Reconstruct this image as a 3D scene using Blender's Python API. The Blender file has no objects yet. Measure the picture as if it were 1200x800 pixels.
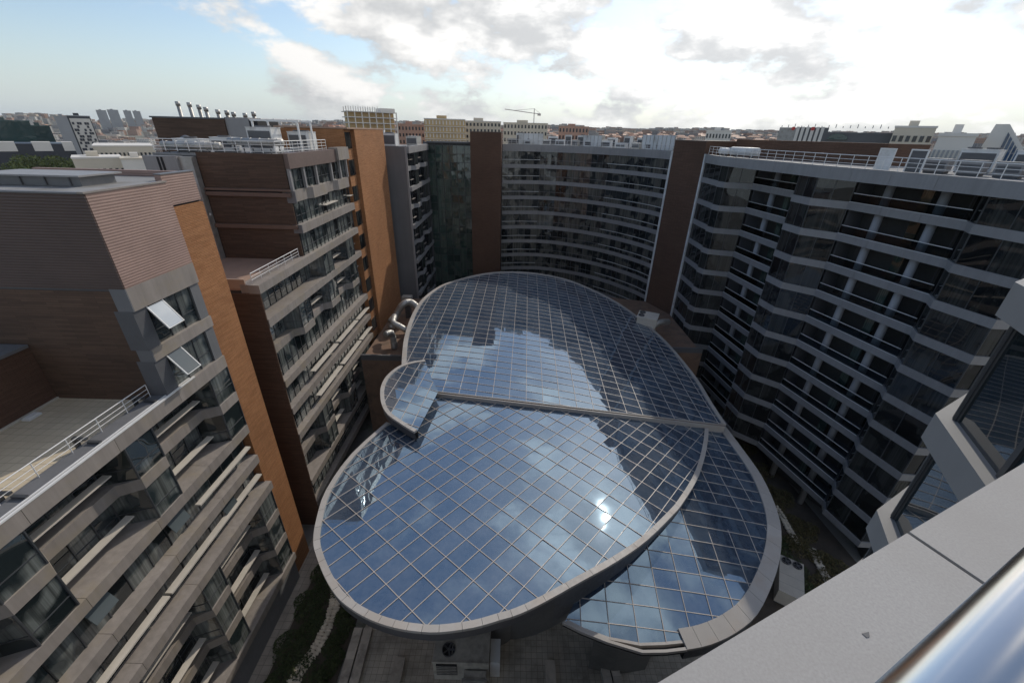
import bpy, bmesh, math, random
from mathutils import Vector, Matrix
random.seed(11)
sc = bpy.context.scene
col = sc.collection
rad = math.radians

# ------------------------------------------------------------------ camera
CZ = 46.5                                   # camera height over the courtyard
FPX, PITCH, ROLL = 480.0, rad(27.0), rad(1.5)   # photo pixels (1200 wide)
_f = Vector((0, math.cos(PITCH), -math.sin(PITCH)))
_r = Vector((1, 0, 0)); _u = _r.cross(_f)
RT = _r*math.cos(ROLL) + _u*math.sin(ROLL)
UP = -_r*math.sin(ROLL) + _u*math.cos(ROLL)
cam_d = bpy.data.cameras.new('camera'); cam = bpy.data.objects.new('camera', cam_d)
col.objects.link(cam); sc.camera = cam
cam_d.sensor_width = 36; cam_d.sensor_fit = 'HORIZONTAL'; cam_d.lens = 36*FPX/1200
cam_d.clip_start = 0.02; cam_d.clip_end = 20000
cam.matrix_world = Matrix(((RT.x, UP.x, -_f.x, 0), (RT.y, UP.y, -_f.y, 0), (RT.z, UP.z, -_f.z, CZ), (0, 0, 0, 1)))

# ------------------------------------------------------------------ light
SUN_AZ, SUN_EL = 27.0, 38.0                 # azimuth to the right of +Y
sdir = Vector((math.sin(rad(SUN_AZ))*math.cos(rad(SUN_EL)), math.cos(rad(SUN_AZ))*math.cos(rad(SUN_EL)), math.sin(rad(SUN_EL))))
sun_d = bpy.data.lights.new('sun', 'SUN'); sun_d.energy = 2.0; sun_d.angle = rad(0.6); sun_d.color = (1, .93, .82)
sun = bpy.data.objects.new('sun', sun_d); col.objects.link(sun)
sun.rotation_euler = sdir.to_track_quat('Z', 'Y').to_euler()

world = bpy.data.worlds.new('World'); sc.world = world; world.use_nodes = True
wn, wl = world.node_tree.nodes, world.node_tree.links
wn.clear()
def WN(t, **k):
    n = wn.new(t)
    for a, b in k.items(): setattr(n, a, b)
    return n
def wmath(op, a, b=None, clamp=False):
    n = WN('ShaderNodeMath', operation=op, use_clamp=clamp)
    for i, v in enumerate((a, b)):
        if v is None: continue
        if isinstance(v, (int, float)): n.inputs[i].default_value = v
        else: wl.new(v, n.inputs[i])
    return n.outputs[0]
def wmap(v, a, b, c=0.0, d=1.0, smooth=True):
    n = WN('ShaderNodeMapRange', interpolation_type='SMOOTHSTEP' if smooth else 'LINEAR')
    wl.new(v, n.inputs['Value'])
    for k, x in (('From Min', a), ('From Max', b), ('To Min', c), ('To Max', d)): n.inputs[k].default_value = x
    return n.outputs['Result']
SKY_STRENGTH = 0.12
sky = WN('ShaderNodeTexSky', sky_type='NISHITA', sun_disc=False, sun_elevation=rad(SUN_EL), sun_rotation=rad(SUN_AZ))
sky.air_density = 1.0; sky.dust_density = 0.7; sky.ozone_density = 1.0
tc = WN('ShaderNodeTexCoord'); sep = WN('ShaderNodeSeparateXYZ'); wl.new(tc.outputs['Generated'], sep.inputs[0])
comb = WN('ShaderNodeCombineXYZ')
wl.new(sep.outputs['X'], comb.inputs[0]); wl.new(sep.outputs['Y'], comb.inputs[1]); wl.new(wmath('MULTIPLY', sep.outputs['Z'], 2.1), comb.inputs[2])
def wnoise(scale, detail, rough, off):
    m = WN('ShaderNodeVectorMath', operation='ADD'); wl.new(comb.outputs[0], m.inputs[0]); m.inputs[1].default_value = off
    n = WN('ShaderNodeTexNoise'); n.inputs['Scale'].default_value = scale; n.inputs['Detail'].default_value = detail; n.inputs['Roughness'].default_value = rough
    wl.new(m.outputs[0], n.inputs['Vector']); return n.outputs['Fac']
def cloud_density(o):
    return wmath('ADD', wmath('MULTIPLY', wnoise(CL_BIG, 2, .5, (CL_OFF[0]+o[0], CL_OFF[1]+o[1], CL_OFF[2]+o[2])), 0.8), wmath('MULTIPLY', wnoise(CL_FINE, 6, .58, (o[0]+5.2, o[1]+1.3, o[2])), 0.62))
CL_BIG, CL_FINE, CL_OFF = 2.1, 5.6, (4.4, -6.2, 2.0)
dens0 = cloud_density((0, 0, 0)); densu = cloud_density((sdir.x*.05, sdir.y*.05, .09))
dp = WN('ShaderNodeVectorMath', operation='DOT_PRODUCT'); wl.new(tc.outputs['Generated'], dp.inputs[0]); dp.inputs[1].default_value = sdir
sund = dp.outputs['Value']
hl = wmath('SQRT', wmath('ADD', wmath('MULTIPLY', sep.outputs['X'], sep.outputs['X']), wmath('MULTIPLY', sep.outputs['Y'], sep.outputs['Y'])))
bias = wmap(wmath('DIVIDE', sep.outputs['X'], wmath('MAXIMUM', hl, .02)), -0.84, -0.05, -0.12, 0.10)      # cloudier to the right
dens = wmath('SUBTRACT', wmath('ADD', dens0, bias), wmap(sep.outputs['Z'], 0.25, 0.55, 0.0, 0.02))
zf = wmap(sep.outputs['Z'], 0.24, 0.48)                                         # thinner, softer cloud overhead
mask = wmath('ADD', wmath('MULTIPLY', wmap(dens, 0.715, 0.785), wmath('SUBTRACT', 1.0, zf)), wmath('MULTIPLY', wmap(dens, 0.69, 0.94, 0.0, .8), zf))
lit = wmap(wmath('SUBTRACT', dens0, densu), -0.10, 0.12)                       # sun-side edges bright, bases grey
glow = wmath('POWER', wmath('MAXIMUM', sund, 0.0), 5.0)
cl_l = wmath('ADD', wmath('MULTIPLY', glow, 1.2), 0.82)
cl_d = wmath('ADD', wmath('MULTIPLY', glow, .35), 0.52)
def grey(v, tint):
    c = WN('ShaderNodeCombineXYZ')
    for i in range(3): wl.new(wmath('MULTIPLY', v, tint[i]), c.inputs[i])
    return c.outputs[0]
def wmix(f, a, b):
    n = WN('ShaderNodeMix', data_type='RGBA'); wl.new(f, n.inputs['Factor']); wl.new(a, n.inputs['A']); wl.new(b, n.inputs['B']); return n.outputs['Result']
cloud = wmix(lit, grey(cl_d, (.96, .98, 1.0)), grey(cl_l, (1.0, .985, .96)))
skys = WN('ShaderNodeVectorMath', operation='SCALE'); wl.new(sky.outputs[0], skys.inputs[0]); skys.inputs['Scale'].default_value = SKY_STRENGTH
hz = wmap(sep.outputs['Z'], -0.02, 0.17, 0.85, 0.0)        # aerosol near the horizon
skyc = wmix(hz, skys.outputs[0], grey(wmath('ADD', wmath('MULTIPLY', glow, .45), .60), (.84, .97, 1.06)))
fin = wmix(wmath('MULTIPLY', mask, wmap(sep.outputs['Z'], -.02, .06, .35, 1.0)), skyc, cloud)
bg = WN('ShaderNodeBackground'); wl.new(fin, bg.inputs['Color']); bg.inputs['Strength'].default_value = 1.0
wo = WN('ShaderNodeOutputWorld'); wl.new(bg.outputs[0], wo.inputs[0])

vs = sc.view_settings; vs.view_transform = 'Standard'; vs.look = 'None'; vs.gamma = 1; vs.exposure = 0.2; vs.use_curve_mapping = False

# ------------------------------------------------------------------ helpers
def ray(x, y):
    d = RT*(x-600) + UP*(400-y) + _f*FPX
    return d.normalized()
def px(x, y, z):                            # photo pixel -> point on the level z
    d = ray(x, y); t = (z-CZ)/d.z
    return Vector((d.x*t, d.y*t, z))
def px_on(x, y, fz, z0=18.5):
    z = z0
    for _ in range(12):
        p = px(x, y, z); z = .5*z + .5*fz(p.x, p.y)
    return px(x, y, z)
def azt(x, y):
    d = ray(x, y); return math.atan2(d.x, d.y), d.z/math.hypot(d.x, d.y)

W = {}
def put(o, parent=None, M=None):
    M = M or Matrix.Identity(4)
    col.objects.link(o)
    if parent is not None:
        o.parent = parent; o.matrix_parent_inverse = W[parent].inverted()
    o.matrix_basis = M; W[o] = M.copy()
    return o
def tag(o, label=None, cat=None, group=None, kind=None):
    for k, v in (('label', label), ('category', cat), ('group', group), ('kind', kind)):
        if v: o[k] = v
    return o
def thing(name, label, cat, loc=(0, 0, 0), group=None):
    return tag(put(bpy.data.objects.new(name, None), None, Matrix.Translation(Vector(loc))), label, cat, group)

class MB:
    def __init__(s): s.v = []; s.f = []
    def add(s, vs, fs):
        n = len(s.v); s.v += [tuple(v) for v in vs]; s.f += [tuple(i+n for i in f) for f in fs]; return s
    def box(s, x0, x1, y0, y1, z0, z1, M=None):
        vs = [Vector(p) for p in ((x0,y0,z0),(x1,y0,z0),(x1,y1,z0),(x0,y1,z0),(x0,y0,z1),(x1,y0,z1),(x1,y1,z1),(x0,y1,z1))]
        if M: vs = [M @ v for v in vs]
        return s.add(vs, [(3,2,1,0),(4,5,6,7),(0,1,5,4),(1,2,6,5),(2,3,7,6),(3,0,4,7)])
    def prism(s, poly, z0, z1):
        n = len(poly)
        a = sum(poly[i][0]*poly[(i+1)%n][1]-poly[(i+1)%n][0]*poly[i][1] for i in range(n))
        if a < 0: poly = poly[::-1]
        vs = [(p[0], p[1], z0) for p in poly] + [(p[0], p[1], z1) for p in poly]
        return s.add(vs, [tuple(range(n))[::-1], tuple(range(n, 2*n))] + [(i, (i+1)%n, n+(i+1)%n, n+i) for i in range(n)])
    def tube(s, path, r, n=8, cap=True):
        path = [Vector(p) for p in path]; rings = []
        for i, p in enumerate(path):
            d = ((path[min(i+1, len(path)-1)]-path[max(i-1, 0)])).normalized()
            a = d.cross(Vector((0,0,1)))
            if a.length < 1e-3: a = Vector((1,0,0))
            a.normalize(); b = d.cross(a); ri = r[i] if isinstance(r, (list, tuple)) else r
            rings.append([p + (a*math.cos(2*math.pi*k/n)+b*math.sin(2*math.pi*k/n))*ri for k in range(n)])
        vs = [v for g in rings for v in g]
        fs = [(i*n+k, i*n+(k+1)%n, (i+1)*n+(k+1)%n, (i+1)*n+k) for i in range(len(path)-1) for k in range(n)]
        if cap: fs += [tuple(range(n))[::-1], tuple(range(len(vs)-n, len(vs)))]
        return s.add(vs, fs)
    def mesh(s, name, mat, smooth=False):
        m = bpy.data.meshes.new(name); m.from_pydata(s.v, [], s.f); m.materials.append(mat)
        if smooth: m.polygons.foreach_set('use_smooth', [True]*len(m.polygons))
        m.update(); return m
    def build(s, name, mat, parent=None, smooth=False, M=None):
        bm_ = s.mesh(name, mat, smooth)
        return put(bpy.data.objects.new(name, bm_), parent, M)

_cube = {}
def cube_mesh(mat):
    if mat.name not in _cube:
        _cube[mat.name] = MB().box(-.5, .5, -.5, .5, -.5, .5).mesh('block_'+mat.name, mat)
    return _cube[mat.name]
def piece(name, c, size, rz, mat, parent, tilt=None):
    M = Matrix.Translation(Vector(c)) @ Matrix.Rotation(rz, 4, 'Z')
    if tilt: M = M @ tilt
    M = M @ Matrix.Diagonal((size[0], size[1], size[2], 1))
    return put(bpy.data.objects.new(name, cube_mesh(mat)), parent, M)
def bx(name, x0, x1, y0, y1, z0, z1, mat, parent):
    return piece(name, ((x0+x1)/2, (y0+y1)/2, (z0+z1)/2), (abs(x1-x0), abs(y1-y0), abs(z1-z0)), 0, mat, parent)
def V2(p): return Vector((p[0], p[1]))
def outn(a, b):
    d = (V2(b)-V2(a)).normalized(); return Vector((d.y, -d.x))
def along(name, a, b, z0, z1, thick, inset, mat, parent):
    """box along the plan line a->b, its outer face set back by inset"""
    a, b = V2(a), V2(b); d = b-a; n = outn(a, b); c = (a+b)/2 - n*(inset+thick/2)
    return piece(name, (c.x, c.y, (z0+z1)/2), (d.length, thick, abs(z1-z0)), math.atan2(d.y, d.x), mat, parent)
def offset(path, d):
    """path moved inward by d with mitred corners"""
    out = []
    for i, p in enumerate(path):
        p = V2(p); ns = []
        if i: ns.append(outn(path[i-1], path[i]))
        if i < len(path)-1: ns.append(outn(path[i], path[i+1]))
        if len(ns) == 1: n = ns[0]
        else:
            m = ns[0]+ns[1]; n = m/max(m.dot(ns[0]), .35)
        out.append(p-n*d)
    return out
_bands = {}
def bands(name, parent, path, zt, h, depth, mat, panel=3.6, key=None):
    """spandrel panels of one level; meshes are shared between levels of the same path"""
    key = (key or id(path), name, h, depth, mat.name)
    if key not in _bands:
        inn = offset(path, depth); L = []
        for i in range(len(path)-1):
            a, b, c, d = V2(path[i]), V2(path[i+1]), inn[i+1], inn[i]
            n = max(1, round((b-a).length/panel)); ln = (b-a).length
            for k in range(n):
                g0 = 0 if k == 0 else .012/ln; g1 = 0 if k == n-1 else .012/ln
                t0, t1 = k/n+g0, (k+1)/n-g1
                L.append(MB().prism([a.lerp(b, t0), a.lerp(b, t1), d.lerp(c, t1), d.lerp(c, t0)], -h, 0).mesh(name, mat))
        _bands[key] = L
    return [put(bpy.data.objects.new(name, m), parent, Matrix.Translation((0, 0, zt))) for m in _bands[key]]
def glazing(parent, a, b, z0, z1, inset, pane_w, pane, frame, transom=None, mull=.07):
    a, b = V2(a), V2(b); ln = (b-a).length; n = max(1, round(ln/pane_w)); nn = outn(a, b)
    for k in range(n):
        p, q = a.lerp(b, k/n), a.lerp(b, (k+1)/n)
        along('window_pane', p, q, z0, z1, .05, inset+random.uniform(0, .006), pane, parent)
    for k in range(n+1):
        p = a.lerp(b, k/n) - nn*(inset)
        piece('mullion', (p.x, p.y, (z0+z1)/2), (mull, .12, z1-z0-.004), math.atan2((b-a).y, (b-a).x), frame, parent)
    if transom:
        along('transom', a, b, z0+transom-.03, z0+transom+.03, .1, inset-.035, frame, parent)

# ------------------------------------------------------------------ materials
def M_(name):
    m = bpy.data.materials.new(name); m.use_nodes = True; return m, m.node_tree.nodes, m.node_tree.links, m.node_tree.nodes['Principled BSDF']
def node(N, t, **k):
    n = N.new(t)
    for a, b in k.items(): setattr(n, a, b)
    return n
def mth(N, L, op, a, b=None, c=None, clamp=False):
    n = node(N, 'ShaderNodeMath', operation=op, use_clamp=clamp)
    for i, v in enumerate((a, b, c)):
        if v is None: continue
        if isinstance(v, (int, float)): n.inputs[i].default_value = v
        else: L.new(v, n.inputs[i])
    return n.outputs[0]
def mixc(N, L, f, a, b, blend='MIX'):
    n = node(N, 'ShaderNodeMix', data_type='RGBA', blend_type=blend)
    for k, v in (('Factor', f), ('A', a), ('B', b)):
        if isinstance(v, (int, float)): n.inputs[k].default_value = v
        elif isinstance(v, tuple): n.inputs[k].default_value = (*v[:3], 1)
        else: L.new(v, n.inputs[k])
    return n.outputs['Result']
def mrange(N, L, v, a, b, c=0.0, d=1.0):
    n = node(N, 'ShaderNodeMapRange'); L.new(v, n.inputs['Value'])
    for k, x in (('From Min', a), ('From Max', b), ('To Min', c), ('To Max', d)): n.inputs[k].default_value = x
    return n.outputs['Result']
def noise(N, L, vec, scale, detail=4, rough=.55, stretch=None):
    if stretch:
        mp = node(N, 'ShaderNodeMapping'); L.new(vec, mp.inputs['Vector']); mp.inputs['Scale'].default_value = stretch; vec = mp.outputs[0]
    n = node(N, 'ShaderNodeTexNoise'); L.new(vec, n.inputs['Vector']); n.inputs['Scale'].default_value = scale; n.inputs['Detail'].default_value = detail; n.inputs['Roughness'].default_value = rough
    return n.outputs['Fac']
def bump(N, L, h, strength, dist, bsdf):
    b = node(N, 'ShaderNodeBump'); L.new(h, b.inputs['Height']); b.inputs['Strength'].default_value = strength; b.inputs['Distance'].default_value = dist
    L.new(b.outputs[0], bsdf.inputs['Normal'])
def surf(name, c, rough=.6, vary=.12, scale=.6, objvar=.0, metal=0, streak=0, grain=0, spec=.5, dirt=None):
    """plain surface with uneven tone, rain streaks and grain"""
    m, N, L, b = M_(name); g = node(N, 'ShaderNodeNewGeometry'); P = g.outputs['Position']
    v = mrange(N, L, noise(N, L, P, scale, 6, .6), .25, .75, 1-vary, 1+vary)
    if streak:
        s = mrange(N, L, noise(N, L, P, 1.0, 5, .6, (2.4, 2.4, .12)), .35, .7, 1-streak, 1.0); v = mth(N, L, 'MULTIPLY', v, s)
    if objvar:
        oi = node(N, 'ShaderNodeObjectInfo'); v = mth(N, L, 'MULTIPLY', v, mrange(N, L, oi.outputs['Random'], 0, 1, 1-objvar, 1+objvar))
    if grain:
        v = mth(N, L, 'MULTIPLY', v, mrange(N, L, noise(N, L, P, 160, 2, .7), .3, .7, 1-grain, 1+grain))
    cc = mixc(N, L, 1.0, c, (1, 1, 1), 'MULTIPLY')
    vm = node(N, 'ShaderNodeVectorMath', operation='SCALE'); vm.inputs[0].default_value = c; L.new(v, vm.inputs['Scale'])
    out = vm.outputs[0]
    if dirt:
        f = mrange(N, L, noise(N, L, P, .45, 7, .65), .5, .68, 0, .75); out = mixc(N, L, f, out, dirt)
    L.new(out, b.inputs['Base Color']); b.inputs['Roughness'].default_value = rough; b.inputs['Metallic'].default_value = metal; b.inputs['Specular IOR Level'].default_value = spec
    r = mrange(N, L, noise(N, L, P, 3, 3), .3, .7, max(0, rough-.08), min(1, rough+.08)); L.new(r, b.inputs['Roughness'])
    return m
def coursed(name, c1, c2, h=.1, w=.6, rough=.8, bstr=.6, offs=.5, mortar=.012, horizontal='xy'):
    """thin horizontal courses with broken tones: terracotta or wood boards"""
    m, N, L, b = M_(name); g = node(N, 'ShaderNodeNewGeometry'); sp = node(N, 'ShaderNodeSeparateXYZ'); L.new(g.outputs['Position'], sp.inputs[0])
    cb = node(N, 'ShaderNodeCombineXYZ'); L.new(mth(N, L, 'ADD', sp.outputs['X'], sp.outputs['Y']), cb.inputs[0]); L.new(sp.outputs['Z'], cb.inputs[1])
    br = node(N, 'ShaderNodeTexBrick'); br.offset = offs; L.new(cb.outputs[0], br.inputs['Vector'])
    br.inputs['Color1'].default_value = (*c1, 1); br.inputs['Color2'].default_value = (*c2, 1); br.inputs['Mortar'].default_value = (*[x*.45 for x in c1], 1)
    br.inputs['Scale'].default_value = 1; br.inputs['Brick Width'].default_value = w; br.inputs['Row Height'].default_value = h; br.inputs['Mortar Size'].default_value = mortar
    n1 = noise(N, L, cb.outputs[0], 1.0, 4, .6, (.6, 5, 1)); n2 = noise(N, L, g.outputs['Position'], .15, 5, .6)
    f = mth(N, L, 'MULTIPLY', mrange(N, L, n1, .3, .7, .86, 1.12), mrange(N, L, n2, .3, .7, .82, 1.12))
    vm = node(N, 'ShaderNodeVectorMath', operation='SCALE'); L.new(br.outputs['Color'], vm.inputs[0]); L.new(f, vm.inputs['Scale'])
    L.new(vm.outputs[0], b.inputs['Base Color']); b.inputs['Roughness'].default_value = rough; b.inputs['Specular IOR Level'].default_value = .3
    hgt = mth(N, L, 'ADD', mth(N, L, 'MULTIPLY', br.outputs['Fac'], -1), mth(N, L, 'MULTIPLY', n1, .8)); bump(N, L, hgt, bstr, .03, b)
    return m
def ribbed(name, c, pitch=.16, rough=.6):
    m, N, L, b = M_(name); g = node(N, 'ShaderNodeNewGeometry'); sp = node(N, 'ShaderNodeSeparateXYZ'); L.new(g.outputs['Position'], sp.inputs[0])
    fr = mth(N, L, 'FRACT', mth(N, L, 'DIVIDE', sp.outputs['Z'], pitch)); k = mth(N, L, 'LESS_THAN', fr, .3)
    n2 = noise(N, L, g.outputs['Position'], .5, 5, .6)
    f = mrange(N, L, n2, .3, .7, .88, 1.1)
    vm = node(N, 'ShaderNodeVectorMath', operation='SCALE'); vm.inputs[0].default_value = c; L.new(f, vm.inputs['Scale'])
    L.new(vm.outputs[0], b.inputs['Base Color']); b.inputs['Roughness'].default_value = rough
    tri = mth(N, L, 'ABSOLUTE', mth(N, L, 'SUBTRACT', fr, .5)); bump(N, L, tri, .8, .045, b)
    return m
def glass(name, c, rough=.015, ior=1.9, wob=.12, wscale=.5, curtain=None, tilt=0.0, refl=None):
    """window pane seen from outside: dark room or curtain behind a clear reflecting sheet"""
    m, N, L, b = M_(name); g = node(N, 'ShaderNodeNewGeometry'); oi = node(N, 'ShaderNodeObjectInfo')
    base = mixc(N, L, oi.outputs['Random'], tuple(x*.55 for x in c), tuple(x*1.5 for x in c))
    if curtain:
        st = noise(N, L, g.outputs['Position'], 1.0, 3, .6, (5, 5, .05)); sw = mrange(N, L, st, .35, .65, .35, 1.0)
        big = noise(N, L, g.outputs['Position'], .55, 1, .5); on = mrange(N, L, mth(N, L, 'ADD', big, mth(N, L, 'MULTIPLY', oi.outputs['Random'], .25)), .56, .66)
        cv = node(N, 'ShaderNodeVectorMath', operation='SCALE'); cv.inputs[0].default_value = curtain; L.new(sw, cv.inputs['Scale'])
        base = mixc(N, L, on, base, cv.outputs[0])
    L.new(base, b.inputs['Base Color']); b.inputs['Roughness'].default_value = rough; b.inputs['IOR'].default_value = ior; b.inputs['Specular IOR Level'].default_value = .5
    if wob:
        off = node(N, 'ShaderNodeVectorMath', operation='ADD'); sc_ = node(N, 'ShaderNodeVectorMath', operation='SCALE'); cmb = node(N, 'ShaderNodeCombineXYZ')
        for i in range(3): L.new(oi.outputs['Random'], cmb.inputs[i])
        L.new(cmb.outputs[0], sc_.inputs[0]); sc_.inputs['Scale'].default_value = 37.0
        L.new(g.outputs['Position'], off.inputs[0]); L.new(sc_.outputs[0], off.inputs[1])
        bump(N, L, noise(N, L, off.outputs[0], wscale, 0, .4), wob, .5, b)
    return m
def leafy(name, c1, c2):
    m, N, L, b = M_(name); g = node(N, 'ShaderNodeNewGeometry')
    L.new(mixc(N, L, g.outputs['Random Per Island'], c1, c2), b.inputs['Base Color']); b.inputs['Roughness'].default_value = .6; b.inputs['Specular IOR Level'].default_value = .25
    return m
def tiles(name, c, size, mort=.02, vary=.2, dirt=(.06, .055, .05)):
    m, N, L, b = M_(name); g = node(N, 'ShaderNodeNewGeometry')
    br = node(N, 'ShaderNodeTexBrick'); br.offset = 0; L.new(g.outputs['Position'], br.inputs['Vector'])
    br.inputs['Color1'].default_value = (*[x*(1-vary) for x in c], 1); br.inputs['Color2'].default_value = (*[x*(1+vary) for x in c], 1); br.inputs['Mortar'].default_value = (*[x*.4 for x in c], 1)
    br.inputs['Scale'].default_value = 1; br.inputs['Brick Width'].default_value = size; br.inputs['Row Height'].default_value = size; br.inputs['Mortar Size'].default_value = mort
    f = mrange(N, L, noise(N, L, g.outputs['Position'], .35, 8, .65), .45, .68, 0, .8)
    L.new(mixc(N, L, f, br.outputs['Color'], dirt), b.inputs['Base Color']); b.inputs['Roughness'].default_value = .8
    bump(N, L, mth(N, L, 'MULTIPLY', br.outputs['Fac'], -1), .4, .01, b)
    return m

TAN = surf('taupe_panel', (.31, .272, .243), .55, .10, .5, .06, streak=.22, dirt=(.28, .235, .175))
GREY = surf('grey_panel', (.285, .275, .272), .5, .08, .5, .05, streak=.12)
DKGREY = surf('dark_grey_panel', (.10, .10, .105), .5, .1, .5, .04)
MIDGREY = surf('mid_grey_panel', (.16, .16, .165), .5, .1, .4, .04, streak=.1)
COLM = surf('column_paint', (.33, .33, .34), .5, .08, .5)
TERRA = coursed('terracotta_courses', (.40, .19, .085), (.325, .145, .06), .11, .9)
BRICK = coursed('brown_brick_courses', (.15, .084, .055), (.125, .068, .045), .11, .7)
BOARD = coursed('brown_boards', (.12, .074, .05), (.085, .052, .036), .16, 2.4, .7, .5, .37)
SHADERIB = ribbed('shaded_brown_ribs', (.085, .055, .045), .17)  # ribs on the tower's shadow side, the shade put into the colour
LITRIB = ribbed('sunlit_brown_ribs', (.31, .205, .17), .17)  # ribs on the courtyard side, sunlight put into the paler pinkish colour
FRAME = surf('window_frame', (.055, .058, .062), .4, .1, 2)
RAILW = surf('white_rail_paint', (.72, .71, .69), .4, .06, 2)
LEDGE = surf('cream_ledge', (.55, .50, .43), .5, .1, 1, .05)
PANE_L = glass('window_glass_curtain', (.02, .028, .03), ior=1.75, wob=.10, curtain=(.17, .185, .175))
PANE_R = glass('window_glass_dark', (.010, .012, .014), ior=1.6, wob=.16, wscale=.22, curtain=(.05, .052, .05))
PANE_D = glass('balcony_door_glass', (.016, .017, .018), ior=1.3, wob=.05, wscale=.3)
PANE_C = glass('window_glass_back', (.022, .026, .028), ior=1.6, wob=.18, curtain=(.16, .155, .135))
PANE_G = glass('window_glass_green', (.03, .055, .048), ior=1.7, wob=.15, curtain=(.11, .145, .12))
PANE_S2 = glass('tinted_sash_glass', (.08, .095, .10), ior=1.5, wob=.03)
PANE_S = glass('open_sash_glass', (.25, .28, .3), ior=2.2, wob=.02)
def clear_glass(name, tint, base=.08):
    m, N, L, b = M_(name); tr = node(N, 'ShaderNodeBsdfTransparent'); tr.inputs[0].default_value = (*tint, 1); gl = node(N, 'ShaderNodeBsdfGlossy'); gl.inputs['Roughness'].default_value = .02
    fr = node(N, 'ShaderNodeFresnel'); fr.inputs[0].default_value = 1.25; mx = node(N, 'ShaderNodeMixShader'); L.new(fr.outputs[0], mx.inputs[0]); L.new(tr.outputs[0], mx.inputs[1]); L.new(gl.outputs[0], mx.inputs[2])
    L.new(mx.outputs[0], N['Material Output'].inputs['Surface']); return m
RAILG = clear_glass('balustrade_glass', (.62, .66, .68))
CONC = surf('concrete', (.36, .345, .32), .85, .12, .8, .03, grain=.1, dirt=(.2, .19, .17))
WHITEM = surf('white_metal', (.66, .66, .65), .5, .1, .8, .05, dirt=(.42, .40, .37))
GALV = surf('galvanised_metal', (.42, .41, .39), .48, .2, 1.5, .05, metal=.6, dirt=(.25, .23, .2))
DARK = surf('dark_opening', (.012, .012, .013), .8, .1, 1)
CORE = surf('building_core', (.05, .048, .046), .9, .1, .4)
ROOFG = surf('roof_membrane', (.26, .255, .25), .9, .15, .3, dirt=(.15, .14, .13))
TERRACE = tiles('terrace_paving', (.58, .485, .345), .6, .012, .06, (.50, .41, .285))
COPING = surf('canopy_rim_stone', (.37, .345, .32), .6, .08, .8, .07, dirt=(.36, .31, .265))
MULL = surf('canopy_glazing_bar', (.46, .405, .36), .45, .08, 1.2)
FASCIA = surf('canopy_fascia', (.075, .075, .08), .4, .12, .6)

def canopy_glass():
    m, N, L, b = M_('canopy_glass'); oi = node(N, 'ShaderNodeObjectInfo'); g = node(N, 'ShaderNodeNewGeometry')
    base = mixc(N, L, oi.outputs['Random'], (.018, .036, .07), (.036, .06, .10))
    dust = mrange(N, L, mth(N, L, 'MULTIPLY', noise(N, L, g.outputs['Position'], .25, 8, .7), mth(N, L, 'ADD', noise(N, L, g.outputs['Position'], 2.5, 6, .7), .5)), .35, .75, .03, .22)
    L.new(mixc(N, L, dust, base, (.35, .36, .36)), b.inputs['Base Color'])
    b.inputs['Roughness'].default_value = .02; b.inputs['IOR'].default_value = 2.7
    b.inputs['Specular Tint'].default_value = (.60, .82, 1.0, 1)
    off = node(N, 'ShaderNodeVectorMath', operation='MULTIPLY_ADD'); cmb = node(N, 'ShaderNodeCombineXYZ')
    for i in range(3): L.new(oi.outputs['Random'], cmb.inputs[i])
    L.new(cmb.outputs[0], off.inputs[0]); off.inputs[1].default_value = (31, 47, 13); L.new(g.outputs['Position'], off.inputs[2])
    bump(N, L, noise(N, L, off.outputs[0], .42, 1, .3), .055, .25, b)
    return m
CGLASS = canopy_glass()

# ------------------------------------------------------------------ setting
GROUNDM = surf('city_ground', (.22, .21, .19), .95, .25, .02, dirt=(.10, .12, .07))
mb = MB(); mb.add([(-6600, -300, -.02), (6600, -300, -.02), (6600, 6600, -.02), (-6600, 6600, -.02)], [(0, 1, 2, 3)])
tag(mb.build('ground', GROUNDM), kind='structure')
def zL(k): return 40.2 - 3.6*(k-1)

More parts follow.
